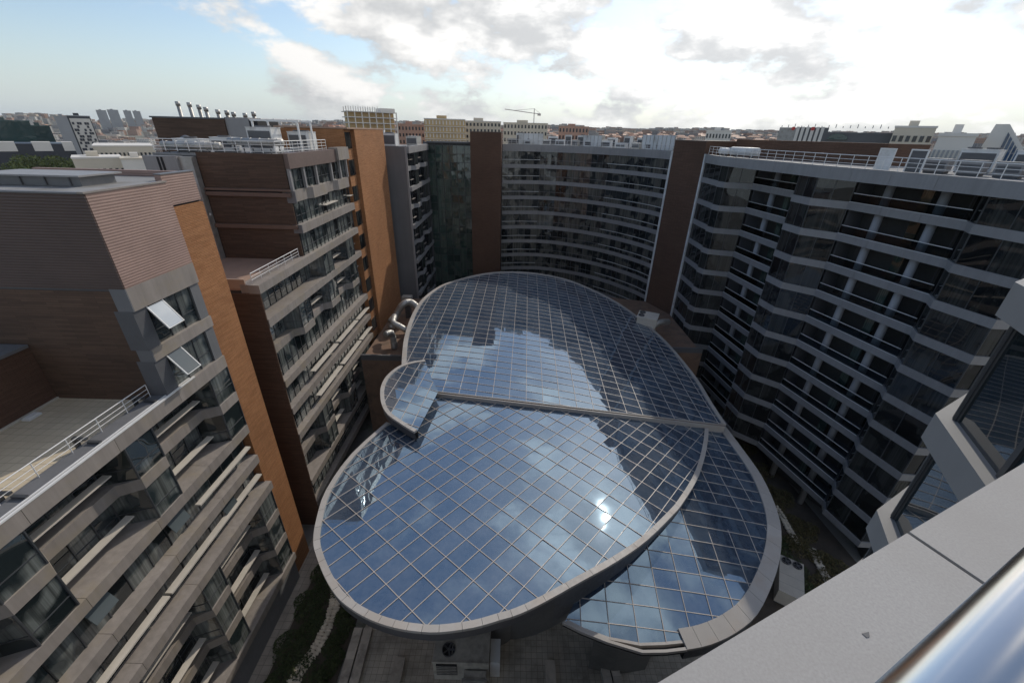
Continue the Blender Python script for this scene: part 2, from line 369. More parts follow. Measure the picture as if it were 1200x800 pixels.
# ================================================================== right block
def right_block():
    t = thing('balcony_block', 'grey zigzag block with long balconies, round columns and white roof railing', 'building', (44, 55, 0))
    P = [(33.3, 79.2), (33.3, 73.0), (32.9, 72.1), (33.4, 70.4), (37.2, 69.2), (38.3, 60.0), (35.9, 56.5), (36.2, 53.2), (39.0, 50.6), (41.7, 39.1), (40.9, 37.8), (42.0, 33.0), (43.4, 32.9), (46.0, 32.6)]
    bal = (4, 8)
    BH = .85
    for k in range(1, 12):
        bands('spandrel', t, P, zL(k), BH, .55, GREY, 3.8, 'rb')
    RP = [(33.1, 79.3), (32.6, 72.2), (35.5, 56.7), (35.9, 53.1), (40.6, 37.6), (41.9, 32.8), (46.0, 32.4)]
    bands('roof_fascia', t, RP, zL(0)+.1, 1.35, .6, GREY, 3.8, 'rbr')
    wpath = offset(P, .16)
    for i in range(len(P)-1):
        a, b = P[i], P[i+1]; ln = (V2(b)-V2(a)).length
        for k in range(0, 12):
            z1 = zL(k)-BH if k else zL(0)-1.2
            z0 = zL(k+1) if k < 11 else .0
            if k == 11: continue
            if i in bal:
                nn = outn(a, b); ib = [V2(a)-nn*3.3, V2(b)-nn*3.3]
                glazing(t, ib[0], ib[1], z0-.6, z1+.3, 0, 2.3, PANE_D, FRAME, mull=.12)
                # floor slab and guard
                MBs = MB().prism([V2(a)-nn*.56, V2(b)-nn*.56, ib[1]-nn*.3, ib[0]-nn*.3], z0-.62, z0-.5); MBs.build('balcony_slab', DKGREY, t)
                along('guard_glass', V2(a).lerp(V2(b), .01), V2(a).lerp(V2(b), .985), z0+.01, z0+.93, .02, .12, RAILG, t)
                along('hand_rail', V2(a).lerp(V2(b), .01), V2(a).lerp(V2(b), .985), z0+.94, z0+1.0, .07, .095, RAILW, t)
                along('ledge_cap', V2(a).lerp(V2(b), .003), V2(a).lerp(V2(b), .99), z0+.004, z0+.05, .10, -.02, RAILW, t)
            else:
                glazing(t, wpath[i], wpath[i+1], z0, z1, 0, 2.0, PANE_R, FRAME)
    for (i, ts) in ((4, (.42,)), (8, (.27, .72))):
        a, b = V2(P[i]), V2(P[i+1]); nn = outn(a, b)
        for s in ts:
            p = a.lerp(b, s)-nn*1.05
            MB().tube([(p.x, p.y, 0), (p.x, p.y, zL(0)-1.0)], .42, 20).build('column', COLM, t, True)
        for s in ((.66,) if i == 4 else (.55,)):
            p = a.lerp(b, s)-nn*1.9
            for k in range(0, 11):
                piece('glass_pier', (p.x, p.y, (zL(k+1)+zL(k))/2-.45), (1.0, .3, 3.3), math.atan2((b-a).y, (b-a).x), PANE_G, t)
        for s in (0, 1):
            q = a.lerp(b, s) - nn*.56; q2 = a.lerp(b, s)-nn*3.6
            along('cheek_wall', q, q2, 3.6, zL(0)-.6, .2, -.1, DKGREY, t)
    core = [(34.0, 79.0), (34.2, 73), (39.5, 71), (42.4, 60), (41.6, 50), (45.8, 38.0), (44.3, 33.2), (64, 33.2), (64, 79)]
    MB().prism(core, 0, zL(0)-.3).build('core', CORE, t)
    MB().prism([(33.7, 79.1), (33.2, 72.3), (36.1, 56.9), (36.5, 53.2), (41.2, 37.8), (42.4, 33.4), (64, 33.0), (64, 79.1)], zL(0)-.29, zL(0)-.12).build('roof_deck', ROOFG, t)
    along('corner_trim', (33.05, 79.6), (33.2, 79.25), 3, zL(0)+.12, .3, -.05, WHITEM, t)
    # brown penthouse set back from the roof edge
    MB().prism([(38.5, 80.5), (47.0, 58.0), (55.0, 61.0), (46.5, 83.0)], zL(0)-.1, 46.35).build('penthouse', BRICK, t)
    return t, RP
rb, RP = right_block()

def railing(name, label, path, z, h, post, mat, group=None, rails=(1.0, .62, .3), r=.03):
    t = thing(name, label, 'railing', (*path[0], z), group)
    for i in range(len(path)-1):
        a, b = V2(path[i]), V2(path[i+1]); ln = (b-a).length
        for f in rails:
            MB().tube([(a.x, a.y, z+h*f), (b.x, b.y, z+h*f)], r*(1.3 if f == 1.0 else .8), 6).build('rail', mat, t)
        n = max(1, round(ln/post))
        for k in range(n+(i == len(path)-2)):
            p = a.lerp(b, k/n)
            MB().tube([(p.x, p.y, z), (p.x, p.y, z+h)], r, 6).build('post', mat, t)
    return t
rp_in = offset(RP, .5)
railing('roof_railing', 'white steel railing along the grey zigzag block roof edge', [tuple(p) for p in rp_in[:6]], zL(0)+.1, 1.25, 1.6, RAILW, rails=(1.0, .66, .33), r=.035)

# ================================================================== curved block
def curved_block():
    t = thing('curved_block', 'dark curved block with grey spandrel bands between two brown brick towers', 'building', (12, 112, 0))
    C = [(-3.4, 106.3), (1.0, 107.4), (5.6, 107.6), (9.6, 106.8), (13.4, 105.1), (17.1, 102.9), (20.5, 100.2), (23.7, 96.9), (26.4, 93.2), (28.3, 90.2), (29.8, 86.9)]
    dz = -.45
    for k in range(1, 12): bands('spandrel', t, C, zL(k)+dz, .85, .5, GREY, 4.6, 'cb')
    bands('roof_fascia', t, C, zL(0)+.25, 1.5, .6, GREY, 4.6, 'cbr')
    wp = offset(C, .2)
    for i in range(len(C)-1):
        for k in range(0, 11):
            z1 = zL(k)-.85+dz if k else zL(0)-1.25
            glazing(t, wp[i], wp[i+1], zL(k+1)+dz, z1, 0, 1.6, PANE_C, FRAME)
            along('sill_rail', wp[i], wp[i+1], zL(k+1)+dz+.96, zL(k+1)+dz+1.04, .12, -.07, MIDGREY, t)
    for k in range(0, 11):
        for (i0, i1) in ((0, 2), (6, 9)):
            for i in range(i0, i1+(i0 == 6)):
                along('sun_rail', C[i], C[i+1] if i < len(C)-1 else C[i], zL(k+1)+dz+1.0, zL(k+1)+dz+1.08, .08, -.25, RAILW, t)
    core = [tuple(p) for p in offset(C, .5)] + [(42, 92), (30, 118), (-3, 122)]
    MB().prism(core, 0, zL(0)-.2).build('core', CORE, t)
    MB().prism([tuple(p) for p in offset(C, .61)] + [(42, 92), (30, 118), (-3, 122)], zL(0)-.19, zL(0)-.05).build('roof_deck', ROOFG, t)
    along('corner_trim', (29.7, 87.1), (29.95, 86.75), 3, zL(0)+.2, .25, -.08, WHITEM, t)
    return t, C
cbk, CP = curved_block()

# brown towers
def brick_tower(label, poly, ztop):
    t = thing('brick_tower', label, 'tower', (*poly[0], 0), 'brown brick towers between the blocks')
    MB().prism(poly, 0, ztop).build('wall', BRICK, t)
    c = [V2(p) for p in poly]; m = sum(c, Vector((0, 0)))/len(c)
    MB().prism([tuple(m+(p-m)*1.012) for p in c], ztop+.004, ztop+.22).build('coping', surf('brown_coping'+str(ztop), (.10, .06, .045), .6), t)
    return t
brick_tower('narrow brown brick tower beside the green glass stair tower', [(-10.4, 100.5), (-3.5, 100.5), (-3.5, 112), (-10.4, 112)], 46.3)
brick_tower('brown brick tower between the curved block and the zigzag block', [(29.85, 86.5), (32.95, 79.6), (40.5, 83.0), (38.5, 90)], 45.8)

# ================================================================== green glass stair tower
t = thing('glass_stair_tower', 'green glazed stair tower beside the brown brick tower', 'tower', (-15.5, 104, 0))
for i in range(6):
    x0 = -20.4+i*10/6; x1 = x0+10/6
    if i == 0: bx('side_post', -21.3, -20.4, 103.0, 103.5, 0, 44.2, DKGREY, t)
    for k in range(24):
        z0 = .4+k*1.8
        if z0+1.8 > 44.2: continue
        bx('window_pane', x0+.03, x1-.03, 103.0, 103.06, z0+.03, z0+1.77, PANE_G, t)
for i in range(7): bx('mullion', -20.4+i*10/6-.05, -20.4+i*10/6+.05, 102.9, 103.02, 0, 44.0, FRAME, t)
for k in range(25): bx('transom', -20.42, -10.42, 102.94, 103.01, .4+k*1.8-.04, .4+k*1.8+.04, FRAME, t)
bx('core', -20.4, -10.42, 103.1, 115, 0, 44.2, CORE, t)
bx('roof_edge', -20.5, -10.42, 102.8, 103.6, 44.0, 44.35, DKGREY, t)

# ================================================================== corner block (grey wall, small balconies)
t = thing('corner_block', 'narrow dark grey block with stacked balconies beside the terracotta fin wall', 'building', (-22, 93, 0))
bx('end_wall', -27, -20.7, 84.0, 84.5, 0, 43.7, MIDGREY, t)
bx('corner_trim', -20.95, -20.6, 83.9, 84.25, 0, 43.8, GREY, t)
CBP = [(-20.8, 84.26), (-20.8, 87.5), (-20.0, 88.4), (-20.0, 91.0), (-20.8, 92.0), (-20.8, 96.0), (-20.0, 97.0), (-20.0, 100), (-20.8, 101), (-20.8, 102.9)]
CBS = [(-20.2, 84.26), (-20.2, 93.0), (-20.2, 102.9)]
for k in range(1, 12):
    bands('spandrel', t, CBP if k % 2 else CBS, zL(k), .8, .6, GREY, 4, 'cor%d' % (k % 2))
    for i in range(len(CBP)-1): glazing(t, (CBP[i][0]-.25, CBP[i][1]), (CBP[i+1][0]-.25, CBP[i+1][1]), zL(k), zL(k-1)-.8, 0, 1.8, PANE_R, FRAME)
    for y0 in (85.2, 92.7): bx('ledge', -20.75, -20.4, y0, y0+2.2, zL(k)+1.15, zL(k)+1.22, TAN, t)
bands('roof_fascia', t, CBS, 43.75, 1.2, .7, GREY, 4, 'cor_r')
bx('core', -40, -21.6, 84.55, 103, 0, 43.3, CORE, t)
bx('roof_deck', -40, -21.0, 84.55, 103, 43.31, 43.45, ROOFG, t)

# ================================================================== left blocks
def box_path(y0, y1, starts, xf, xr, w=2.1, ch=.7):
    P = [(xr, y0)]
    for s in starts:
        if s+w <= y0 or s >= y1: continue
        if s-ch > y0: P.append((xr, s-ch))
        if s > y0: P.append((xf, s))
        else: P[0] = (xf, y0)
        if s+w < y1-.05: P.append((xf, s+w))
        else: P.append((xf, y1)); return P
        if s+w+ch < y1: P.append((xr, s+w+ch))
    P.append((xr, y1)); return P

def left_block():
    t = thing('stepped_block', 'taupe stepped block with bay windows and a brown ribbed tower above its terrace', 'building', (-30, 15, 0))
    Y0, Y1 = -7.0, 29.65
    XF, XR = -24.0, -25.0
    starts = [-4.5, 3.5, 11.5, 19.5, 27.5]
    straight = [(XF, Y0), (XF, Y1)]
    low = [(XF+.35, Y0), (XF+.35, Y1+.2)]
    winp = box_path(Y0, Y1, starts, XF-.1, XF-2.0, 2.1, .75); lowwin = [(x+.25, y) for x, y in winp]
    boxp = box_path(Y0, Y1, starts, XF, XR-.15); lowbox = [(x+.25, y) for x, y in boxp]
    BH = .88
    lev = {4: (straight, 1.35), 5: (boxp, 1.0), 6: (straight, 2.1), 7: (straight, 1.25), 8: (low, 1.7), 9: (lowbox, 1.0), 10: (lowbox, 1.0), 11: (low, 2.2)}
    for k, (p, d) in lev.items(): bands('spandrel', t, p, zL(k), BH if k != 4 else 1.05, d, TAN, 5.4, 'lb%d' % (0 if p is straight else 1 if p is boxp else 2 if p is low else 3))
    def floor(k, path, ins, pw=1.5, tr=.95):
        z0, z1 = zL(k+1), zL(k)-(BH if k != 4 else 1.05)
        wp = offset(path, ins)
        for i in range(len(path)-1): glazing(t, wp[i], wp[i+1], z0, z1, 0, pw, PANE_L, FRAME, tr)
    for k in (4, 5): floor(k, winp, 0)
    for k in (6, 7): floor(k, [(XR+.1, Y0), (XR+.1, 3.5), (XR+.1, 11.5), (XR+.1, 20), (XR+.1, Y1-.2)], 0, 1.7, None)
    for k in (8, 9, 10): floor(k, lowwin, 0)
    # light shelves in the recesses
    for k in (4, 5, 8, 9, 10):
        for s in starts[:-1]:
            bx('light_shelf', XF-1.35+(.25 if k > 7 else 0), XF-.8+(.25 if k > 7 else 0), s+2.3, s+7.2, zL(k+1)+.98, zL(k+1)+1.06, LEDGE, t)
    for (y0, y1) in ((-5, 6.8), (7.0, 17.6), (17.8, 29.4)):
        bx('light_shelf', XF-.55, XF-.02, y0, y1, zL(8)+1.25, zL(8)+1.38, LEDGE, t)
    for (y0, y1) in ((22.5, 29.2),): bx('light_shelf', XF-.5, XF-.05, y0, y1, zL(7)+1.25, zL(7)+1.38, LEDGE, t)
    # tipped-open windows
    for (y, k, a) in ((20.8, 6, 24), (25.3, 7, 20), (14.5, 6, 22)):
        Mx = Matrix.Translation((XR+.2, y, zL(k)-BH-.1)) @ Matrix.Rotation(rad(-a), 4, 'Y')
        MB().box(-.03, .03, -.75, .75, -1.5, 0, Mx).build('open_window', PANE_S2, t)
    # base
    bx('plinth', -40, XF+.15, Y0, Y1, 0, zL(11)-BH-.004, MIDGREY, t)
    bx('core', -46, -26.3, Y0, 23.75, 0, zL(4)-.62, CORE, t)
    bx('core', -46, -26.3, 23.76, Y1, 0, 42.55, CORE, t)
    # terrace
    bx('terrace_floor', -46, XF-1.36, Y0, 23.74, zL(4)-.6, zL(4)-.42, TERRACE, t)
    bx('terrace_gutter', XF-1.36, XF-.12, Y0, 23.74, zL(4)+.004, zL(4)+.03, MIDGREY, t)
    bx('coping_strip', XF-.10, XF+.03, Y0, 26.2, zL(4)+.006, zL(4)+.10, RAILW, t)
    bx('coping_strip', XF-.32, XF-.22, Y0, 26.0, zL(4)+.034, zL(4)+.09, RAILW, t)
    # tower above the terrace
    for k in (3,): bands('spandrel', t, [(XF, 23.78), (XF, 29.65)], zL(3), .85, 1.0, TAN, 6, 'tw3')
    bands('spandrel', t, [(XF, 23.78), (XF, 29.65)], 37.3, 1.5, 1.0, TAN, 6, 'tw2')
    bx('end_panel', -25.0, XF-.002, 23.70, 23.776, 35.8, 37.3, MIDGREY, t); bx('end_panel', -25.0, XF-.002, 23.70, 23.776, zL(3)-.85, zL(3), MIDGREY, t)
    for (z0, z1, sash) in ((zL(3), 35.8, 1), (zL(4), zL(3)-.85, 0)):
        bx('reveal', -25.3, -24.12, 23.69, 24.75, z0+.004, z1-.004, DKGREY, t)
        bx('reveal', -24.6, -24.12, 28.75, 29.64, z0+.004, z1-.004, MIDGREY, t)
        glazing(t, (-24.3, 24.76), (-24.3, 28.74), z0, z1, 0, 1.33, PANE_L, FRAME, .95)
        Mx = Matrix.Translation((-24.12, 25.45, z1-.12)) @ Matrix.Rotation(rad(-33), 4, 'Y')
        o = MB().box(-.02, .02, -.62, .62, -1.75, 0, Mx).build('open_window', PANE_S if sash else PANE_S2, t)
        f = MB()
        for b in ((-.04, .04, -.70, -.625, -1.8, .05), (-.04, .04, .625, .70, -1.8, .05), (-.04, .04, -.62, .62, -1.8, -1.755)): f.box(*b, M=Mx)
        f.build('sash_frame', WHITEM, o)
        MB().tube([(-24.2, 24.95, z0+.9), (-23.5, 24.95, z0+1.1)], .03, 6).build('stay_arm', FRAME, t)
    bx('ribbed_wall', -34, -24.03, 23.8, 29.66, 37.304, 42.9, LITRIB, t)
    bx('side_wall', -46, -24.05, 23.72, 23.798, 37.2, 42.88, SHADERIB, t)
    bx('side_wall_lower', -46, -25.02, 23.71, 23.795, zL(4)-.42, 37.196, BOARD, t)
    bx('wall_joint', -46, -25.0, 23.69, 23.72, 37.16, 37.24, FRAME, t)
    bx('roof_edge', -24.35, -23.98, 23.66, 29.75, 42.905, 43.0, TAN, t); bx('roof_edge', -46, -24.36, 23.66, 23.95, 42.89, 42.98, MIDGREY, t); bx('roof_deck', -46, -24.36, 23.96, 32.8, 42.905, 42.95, ROOFG, t)
    # terracotta fin and ribbed top of the wing behind it
    bx('fin_wall', -45, -24.25, 29.75, 32.95, 0, 41.2, TERRA, t)
    bx('fin_top', -24.75, -24.3, 29.76, 32.9, 41.35, 43.35, LITRIB, t); bx('fin_top', -36, -24.76, 32.55, 32.9, 41.35, 43.35, LITRIB, t); bx('fin_cap', -24.8, -24.26, 29.76, 32.95, 43.354, 43.42, MIDGREY, t)
    bx('fin_gap', -45, -24.45, 29.8, 32.9, 41.204, 41.346, DARK, t)
    # low brown plant room on the terrace
    bx('plant_room', -46, -32.1, -7, 23.69, zL(4)-.41, 33.1, BRICK, t)
    bx('plant_room_skirting', -32.09, -31.98, -7, 23.68, zL(4)-.41, zL(4)-.28, LEDGE, t)
    bx('plant_room_cap', -46, -31.95, -7, 23.6, 33.104, 33.3, MIDGREY, t)
    return t
lb = left_block()
# terrace railing, davit arms and clutter
tr = railing('terrace_railing', 'thin three-bar railing along the beige terrace of the taupe block', [(-25.2, -6.5), (-25.2, 23.5)], zL(4)+.03, 1.0, 1.9, RAILW, rails=(1.0, .66, .36), r=.026)
dv = None
for i, y in enumerate((2.5, 6.6, 10.6, 14.6, 18.7, 22.9)):
    if dv is None:
        dv = thing('davit_bracket', 'dark angled steel bracket on the terrace edge behind the railing', 'bracket', (-25.6, y, zL(4)), 'dark brackets along the terrace railing')
        MB().box(-25.05, -24.3, y-.09, y+.09, zL(4)+.1, zL(4)+.2).build('arm', FRAME, dv)
        MB().box(-25.75, -25.05, y-.11, y+.11, zL(4)+.28, zL(4)+.40).build('beam', FRAME, dv)
        MB().box(-25.85, -25.7, y-.12, y+.12, zL(4)-.41, zL(4)+.45).build('upright', FRAME, dv)
        kids = list(dv.children); y00 = y
    else:
        r = dv.copy(); col.objects.link(r); r.location.y += y-y00
        for c in kids:
            q = c.copy(); col.objects.link(q); q.parent = r; q.matrix_parent_inverse = c.matrix_parent_inverse.copy()
o = thing('terrace_lamp', 'small white bulkhead lamp at the foot of the terrace plant room', 'lamp', (-31.6, 21.5, 28.98))
MB().box(-31.85, -31.35, 21.1, 21.9, 28.98, 29.1).build('housing', WHITEM, o); MB().box(-31.8, -31.4, 21.15, 21.85, 29.1, 29.16).build('lens', RAILW, o)

def middle_block():
    t = thing('stepped_block', 'taupe stepped block with an orange terracotta fin wall and crowded roof plant', 'building', (-30, 50, 0))
    XF, XR = -24.2, -25.1
    A0, A1, Y1 = 36.9, 47.2, 63.9
    st = [42.9, 50.9, 58.7]
    S = [(XF, A0), (XF, Y1)]; SU = [(XF, A1), (XF, Y1)]
    B = box_path(A0+.01, Y1, st, XF, XR, 2.7, .8); B3 = [(XF, A0), (XF, 49.8)]+box_path(50.0, Y1, st[1:], XF, XR, 2.7, .8)[1:]; WB = box_path(A0+.01, Y1, st, XF-.1, XR-.8, 2.7, .8); W3 = box_path(A0+.01, Y1, st[1:], XF-.1, XR-.8, 2.7, .8)
    if B3[2][0] == XR: B3[1] = (XF, 49.5); B3.insert(2, (XR, 50.05)) if B3[2][1] > 50.1 else None
    BU = box_path(A1, Y1, [51.5, 59.2], XF+.0, XF-.45, 3.8, .8)
    for k in range(3, 12):
        bands('spandrel', t, B if k in (5, 9) else S, zL(k), .85, .95 if k in (5, 9) else 1.9, TAN, 5, 'mb%d' % (k in (5, 9)))
    bands('spandrel', t, BU, zL(1), 1.25, 1.0, TAN, 5, 'mbu'); bands('spandrel', t, SU, zL(2), .95, 1.0, TAN, 5, 'mbs')
    # roof fascia : brown with one grey box at the far end
    bx('roof_fascia', XF-1.0, XF-.06, A1+.02, 60.0, zL(0)-1.35, zL(0)+.15, surf('brown_fascia', (.15, .105, .09), .5, .1, .5), t)
    bx('fascia_box', XF-1.0, XF+.25, 60.02, Y1, zL(0)-1.2, zL(0)+.35, TAN, t)
    for k in range(0, 11):
        z0, z1 = zL(k+1), zL(k)-.85
        if k == 0: z1 = zL(0)-1.2
        if k == 1: z1 = zL(1)-1.25
        if k == 2: z1 = zL(2)-.95
        if k < 2 or k == 2:
            glazing(t, (XR+.35, A1+.2), (XR+.35, Y1-.1), z0, z1, 0, 1.15, PANE_L, FRAME, .9)
            if k == 0:
                for y in (47.4, 50.6, 53.8, 58.3, 61.2, 63.7): bx('pier', XR+.4, XF-.2, y-.17, y+.17, z0, z1, GREY, t)
        else:
            path = W3 if k == 3 else WB if k in (4, 8, 9) else [(XR+.1, A0+.1), (XR+.1, 50), (XR+.1, Y1)]
            wp = offset(path, 0)
            for i in range(len(path)-1): glazing(t, wp[i], wp[i+1], z0, z1, 0, 1.15, PANE_L, FRAME, .9)
    for k in (1, 3, 4, 6, 7, 8, 9, 10):
        for s in st:
            y0, y1 = s+3.2, s+7.2
            if y1 > Y1: y0, y1 = Y1-1.4, Y1-.1
            if k == 1 and s < 50: continue
            if k in (6, 7): y0, y1 = s+.2, min(s+7.6, Y1)
            if k == 3 and s < 50: continue
            bx('light_shelf', XR-.5+(.8 if k in (6, 7, 1) else 0), XR+.15+(.8 if k in (6, 7, 1) else 0), max(y0, A0+.3), y1, zL(k+1)+1.05, zL(k+1)+1.13, LEDGE, t)
    # dark brown stepped side walls
    bx('side_wall', -38.5, XF-.1, A0-.12, A0-.002, 0, zL(3)-.86, BOARD, t)
    bx('end_panel', -25.3, XF-.004, A0-.13, A0-.004, zL(3)-.85, zL(3), TAN, t)
    bx('core', -38.5, -26.2, A0, A1, 0, zL(3)-.6, CORE, t)
    bx('core', -38.6, -26.2, A1+.02, Y1+.1, 0, zL(0)-.3, CORE, t)
    bx('terrace_floor', -38.5, -25.6, A0+.02, A1-.02, zL(3)-.59, zL(3)-.42, surf('terracotta_terrace', (.34, .22, .16), .85, .12, .5), t)
    bx('terrace_parapet', -30, -25.58, A0+.03, A0+.18, zL(3)-.41, zL(3)+.5, surf('terrace_parapet', (.40, .29, .22), .8), t)
    for (z0, z1, m) in ((zL(3)-.4, zL(2)-.45, BOARD), (zL(2)-.43, zL(1)-.6, BOARD), (zL(1)+.02, zL(0)+.1, BOARD)):
        bx('side_wall', -33.9, -24.75, A1-.12, A1, z0, z1, m, t)
    for z in (zL(2)-.45, zL(1)-.6, zL(1)-.02): bx('ledge_strip', -33.9, -24.6, A1-.42, A1-.1, z, z+.42 if z != zL(1)-.02 else z+.2, surf('brown_ledge%d' % int(z), (.16, .10, .075), .6), t)
    for z in (zL(1)-1.25, zL(2)-.95): bx('end_panel', -25.2, XF-.004, A1-.14, A1-.004, z, z+(1.25 if z > 38 else .95), MIDGREY, t)
    bx('roof_deck', -38.6, -25.2, A1+.03, Y1+.1, zL(0)-.28, zL(0)-.1, ROOFG, t)
    # grey stair shaft at the back
    bx('stair_shaft', -38.8, -35.3, 46.0, 47.05, 29, 43.5, GREY, t)
    bx('shaft_panel', -35.28, -33.95, 46.3, 47.04, 29, 43.45, GALV, t)
    for x in (-37.2, -36.8): bx('shaft_groove', x-.1, x+.1, 45.94, 46.02, 33, 43.4, DARK, t)
    # fin with a slot of windows
    bx('fin_wall', -34, -23.8, 66.8, 81.2, 0, 46.4, TERRA, t)
    bx('slot_wall', -34, -24.3, 64.05, 66.78, 0, 46.35, TERRA, t)
    for k in range(0, 12): bx('slot_window', -24.35, -24.2, 64.2, 66.3, zL(k)+.1, zL(k)+2.2, PANE_R, t)
    bx('fin_coping', -34, -23.75, 64.0, 81.3, 46.404, 46.6, surf('terracotta_coping', (.36, .24, .17), .7), t)
    return t
mbk = middle_block()
railing('terrace_railing', 'pale railing on the reddish terrace of the terracotta fin block', [(-25.0, 37.2), (-25.0, 46.6)], zL(3)+.02, 1.0, 1.6, RAILW, rails=(1.0, .66, .36), r=.03)

# ================================================================== glass canopy
def clip(subj, win):
    """clip polygon subj by the convex polygon win (counter-clockwise)"""
    out = [V2(p) for p in subj]
    for i in range(len(win)):
        a, b = V2(win[i]), V2(win[(i+1) % len(win)]); inp, out = out, []
        if not inp: return []
        def side(p): return (b.x-a.x)*(p.y-a.y)-(b.y-a.y)*(p.x-a.x)
        for j in range(len(inp)):
            p, q = inp[j], inp[(j+1) % len(inp)]; sp, sq = side(p), side(q)
            if sp >= 0: out.append(p)
            if (sp >= 0) != (sq >= 0): out.append(p.lerp(q, sp/(sp-sq)))
    return out
def area(p): return .5*sum(p[i].x*p[(i+1) % len(p)].y-p[(i+1) % len(p)].x*p[i].y for i in range(len(p)))
ZC = CZ-28.0
RC = 420.0
STEP = [(512+(849-512)*i/10, 460+39*i/10) for i in range(11)]
s0, s1 = px(512, 460, ZC), px(849, 499, ZC)      # the step between the back and front lobes
sd = (s1-s0).xy.normalized(); sn = Vector((-sd.y, sd.x))
def z_base(x): return ZC + .2 - .0034*(x+8)**2
def z_main(x, y): return z_base(x) + .05*(31-y)
def z_back(x, y):
    d = (V2((x, y))-s0.xy).dot(sn); return z_base(x) + max(0, d)*math.tan(rad(1.2))
def z_wing(x, y): return z_base(x) - .8 - max(0, 27-y)*.16
def z_petal(x, y): return z_base(x) + .9 - .08*(x+12) - .05*(y-40)
def chain_len(P): return sum((P[i+1]-P[i]).length for i in range(len(P)-1))
def smooth_poly(P, n=3):
    """Catmull-Rom through the points of an open curve"""
    out = []
    for i in range(len(P)-1):
        p0, p1, p2, p3 = P[max(i-1, 0)], P[i], P[i+1], P[min(i+2, len(P)-1)]
        for k in range(n):
            t = k/n
            out.append(.5*((2*p1)+(p2-p0)*t+(2*p0-5*p1+4*p2-p3)*t*t+(3*p1-p0-3*p2+p3)*t**3))
    return out+[P[-1]]
def lobe(name, label, curve_px, close_px, fz, org, u, v, rim_w, rim_skip, fascia_h, bar=.024, smooth=3, rim_mat=None):
    """curve_px: outer rim in photo pixels, close_px: the rest of the outline"""
    t = thing(name, label, 'canopy', (*px_on(*curve_px[0], fz).xy, 0), 'glass roofs over the courtyard')
    C = [px_on(x, y, fz).xy for x, y in curve_px]; C = smooth_poly(C, smooth)
    R = [px_on(x, y, fz).xy for x, y in close_px]
    poly = C+R
    if area(poly) < 0: poly = poly[::-1]; ccw = False
    else: ccw = True
    # inner edge of the rim
    def inner(P, d):
        out = []
        for i in range(len(P)):
            a, b = P[max(i-1, 0)], P[min(i+1, len(P)-1)]; tt = (b-a).normalized(); n = Vector((-tt.y, tt.x)) if ccw else Vector((tt.y, -tt.x))
            out.append(P[i]+n*d)
        return out
    I = inner(C, rim_w)
    glass_poly = I+R
    if area(glass_poly) < 0: glass_poly = glass_poly[::-1]
    org = V2(org); U, Vv = V2(u), V2(v)
    cells = []
    det = U.x*Vv.y-U.y*Vv.x
    ij = [(((p-org).x*Vv.y-(p-org).y*Vv.x)/det, (U.x*(p-org).y-U.y*(p-org).x)/det) for p in glass_poly]
    i0, i1 = math.floor(min(a for a, b in ij)), math.ceil(max(a for a, b in ij)); j0, j1 = math.floor(min(b for a, b in ij)), math.ceil(max(b for a, b in ij))
    for i in range(i0, i1):
        for j in range(j0, j1):
            w = [org+U*i+Vv*j, org+U*(i+1)+Vv*j, org+U*(i+1)+Vv*(j+1), org+U*i+Vv*(j+1)]
            if det < 0: w = w[::-1]
            p = clip(glass_poly, w)
            q = []
            for a in p:
                if not q or (a-q[-1]).length > .02: q.append(a)
            if len(q) >= 3 and area(q) > .03: cells.append(q)
    cells.sort(key=lambda q: -area(q)/max(1, (sum(q, Vector((0, 0)))/len(q)).length))
    rest = MB()
    for n, q in enumerate(cells):
        c = sum(q, Vector((0, 0)))/len(q)
        g = [random.gauss(0, .005), random.gauss(0, .005)]
        h = .004
        gx = (fz(c.x+.5, c.y)-fz(c.x-.5, c.y)); gy = (fz(c.x, c.y+.5)-fz(c.x, c.y-.5)); zc = fz(c.x, c.y)
        vs = [(p.x, p.y, zc+(gx+g[0])*(p.x-c.x)+(gy+g[1])*(p.y-c.y)) for p in q]
        m_ = len(vs)
        if n < 298:
            mb = MB(); mb.add(vs+[(a, b, z-.03) for a, b, z in vs], [tuple(range(m_)), tuple(range(m_, 2*m_))[::-1]] + [(k, k+m_, (k+1) % m_+m_, (k+1) % m_)[::-1] for k in range(m_)][::-1])
            mb.build('glass_panel', CGLASS, t)
        else: rest.add(vs, [tuple(range(m_))])
    if rest.v: tag(rest.build('far_glass_panels', CGLASS, t), kind='stuff')
    # glazing bars: follow the lattice lines across the glass
    def bars(D, E, k0, k1):
        for k in range(k0, k1+1):
            o = org+E*k; d = D.normalized(); n = Vector((-d.y, d.x)); ts = []
            for a in range(len(glass_poly)):
                p, q = glass_poly[a], glass_poly[(a+1) % len(glass_poly)]; sp, sq = (p-o).dot(n), (q-o).dot(n)
                if (sp > 0) != (sq > 0): ts.append((p.lerp(q, sp/(sp-sq))-o).dot(d))
            ts.sort()
            for b in range(0, len(ts)-1, 2):
                a0, a1 = ts[b], ts[b+1]
                if a1-a0 < .3: continue
                m = max(1, int((a1-a0)/4)); mb = MB()
                for s in range(m):
                    ps = [o+d*(a0+(a1-a0)*(s+e)/m) for e in (0, 1)]
                    vs = []
                    for pp in ps:
                        for (w, zz_) in ((-bar, -.02), (bar, -.02), (bar, .06), (-bar, .06)):
                            r = pp+n*w; vs.append((r.x, r.y, fz(pp.x, pp.y)+zz_))
                    mb.add(vs, [(0, 1, 5, 4), (1, 2, 6, 5), (2, 3, 7, 6), (3, 0, 4, 7), (3, 2, 1, 0), (4, 5, 6, 7)])
                mb.build('glazing_bar', MULL, t)
    bars(U, Vv, j0, j1); bars(Vv, U, i0, i1)
    # rim: coping slabs on top, dark fascia below
    seg = 2 if smooth > 1 else 1
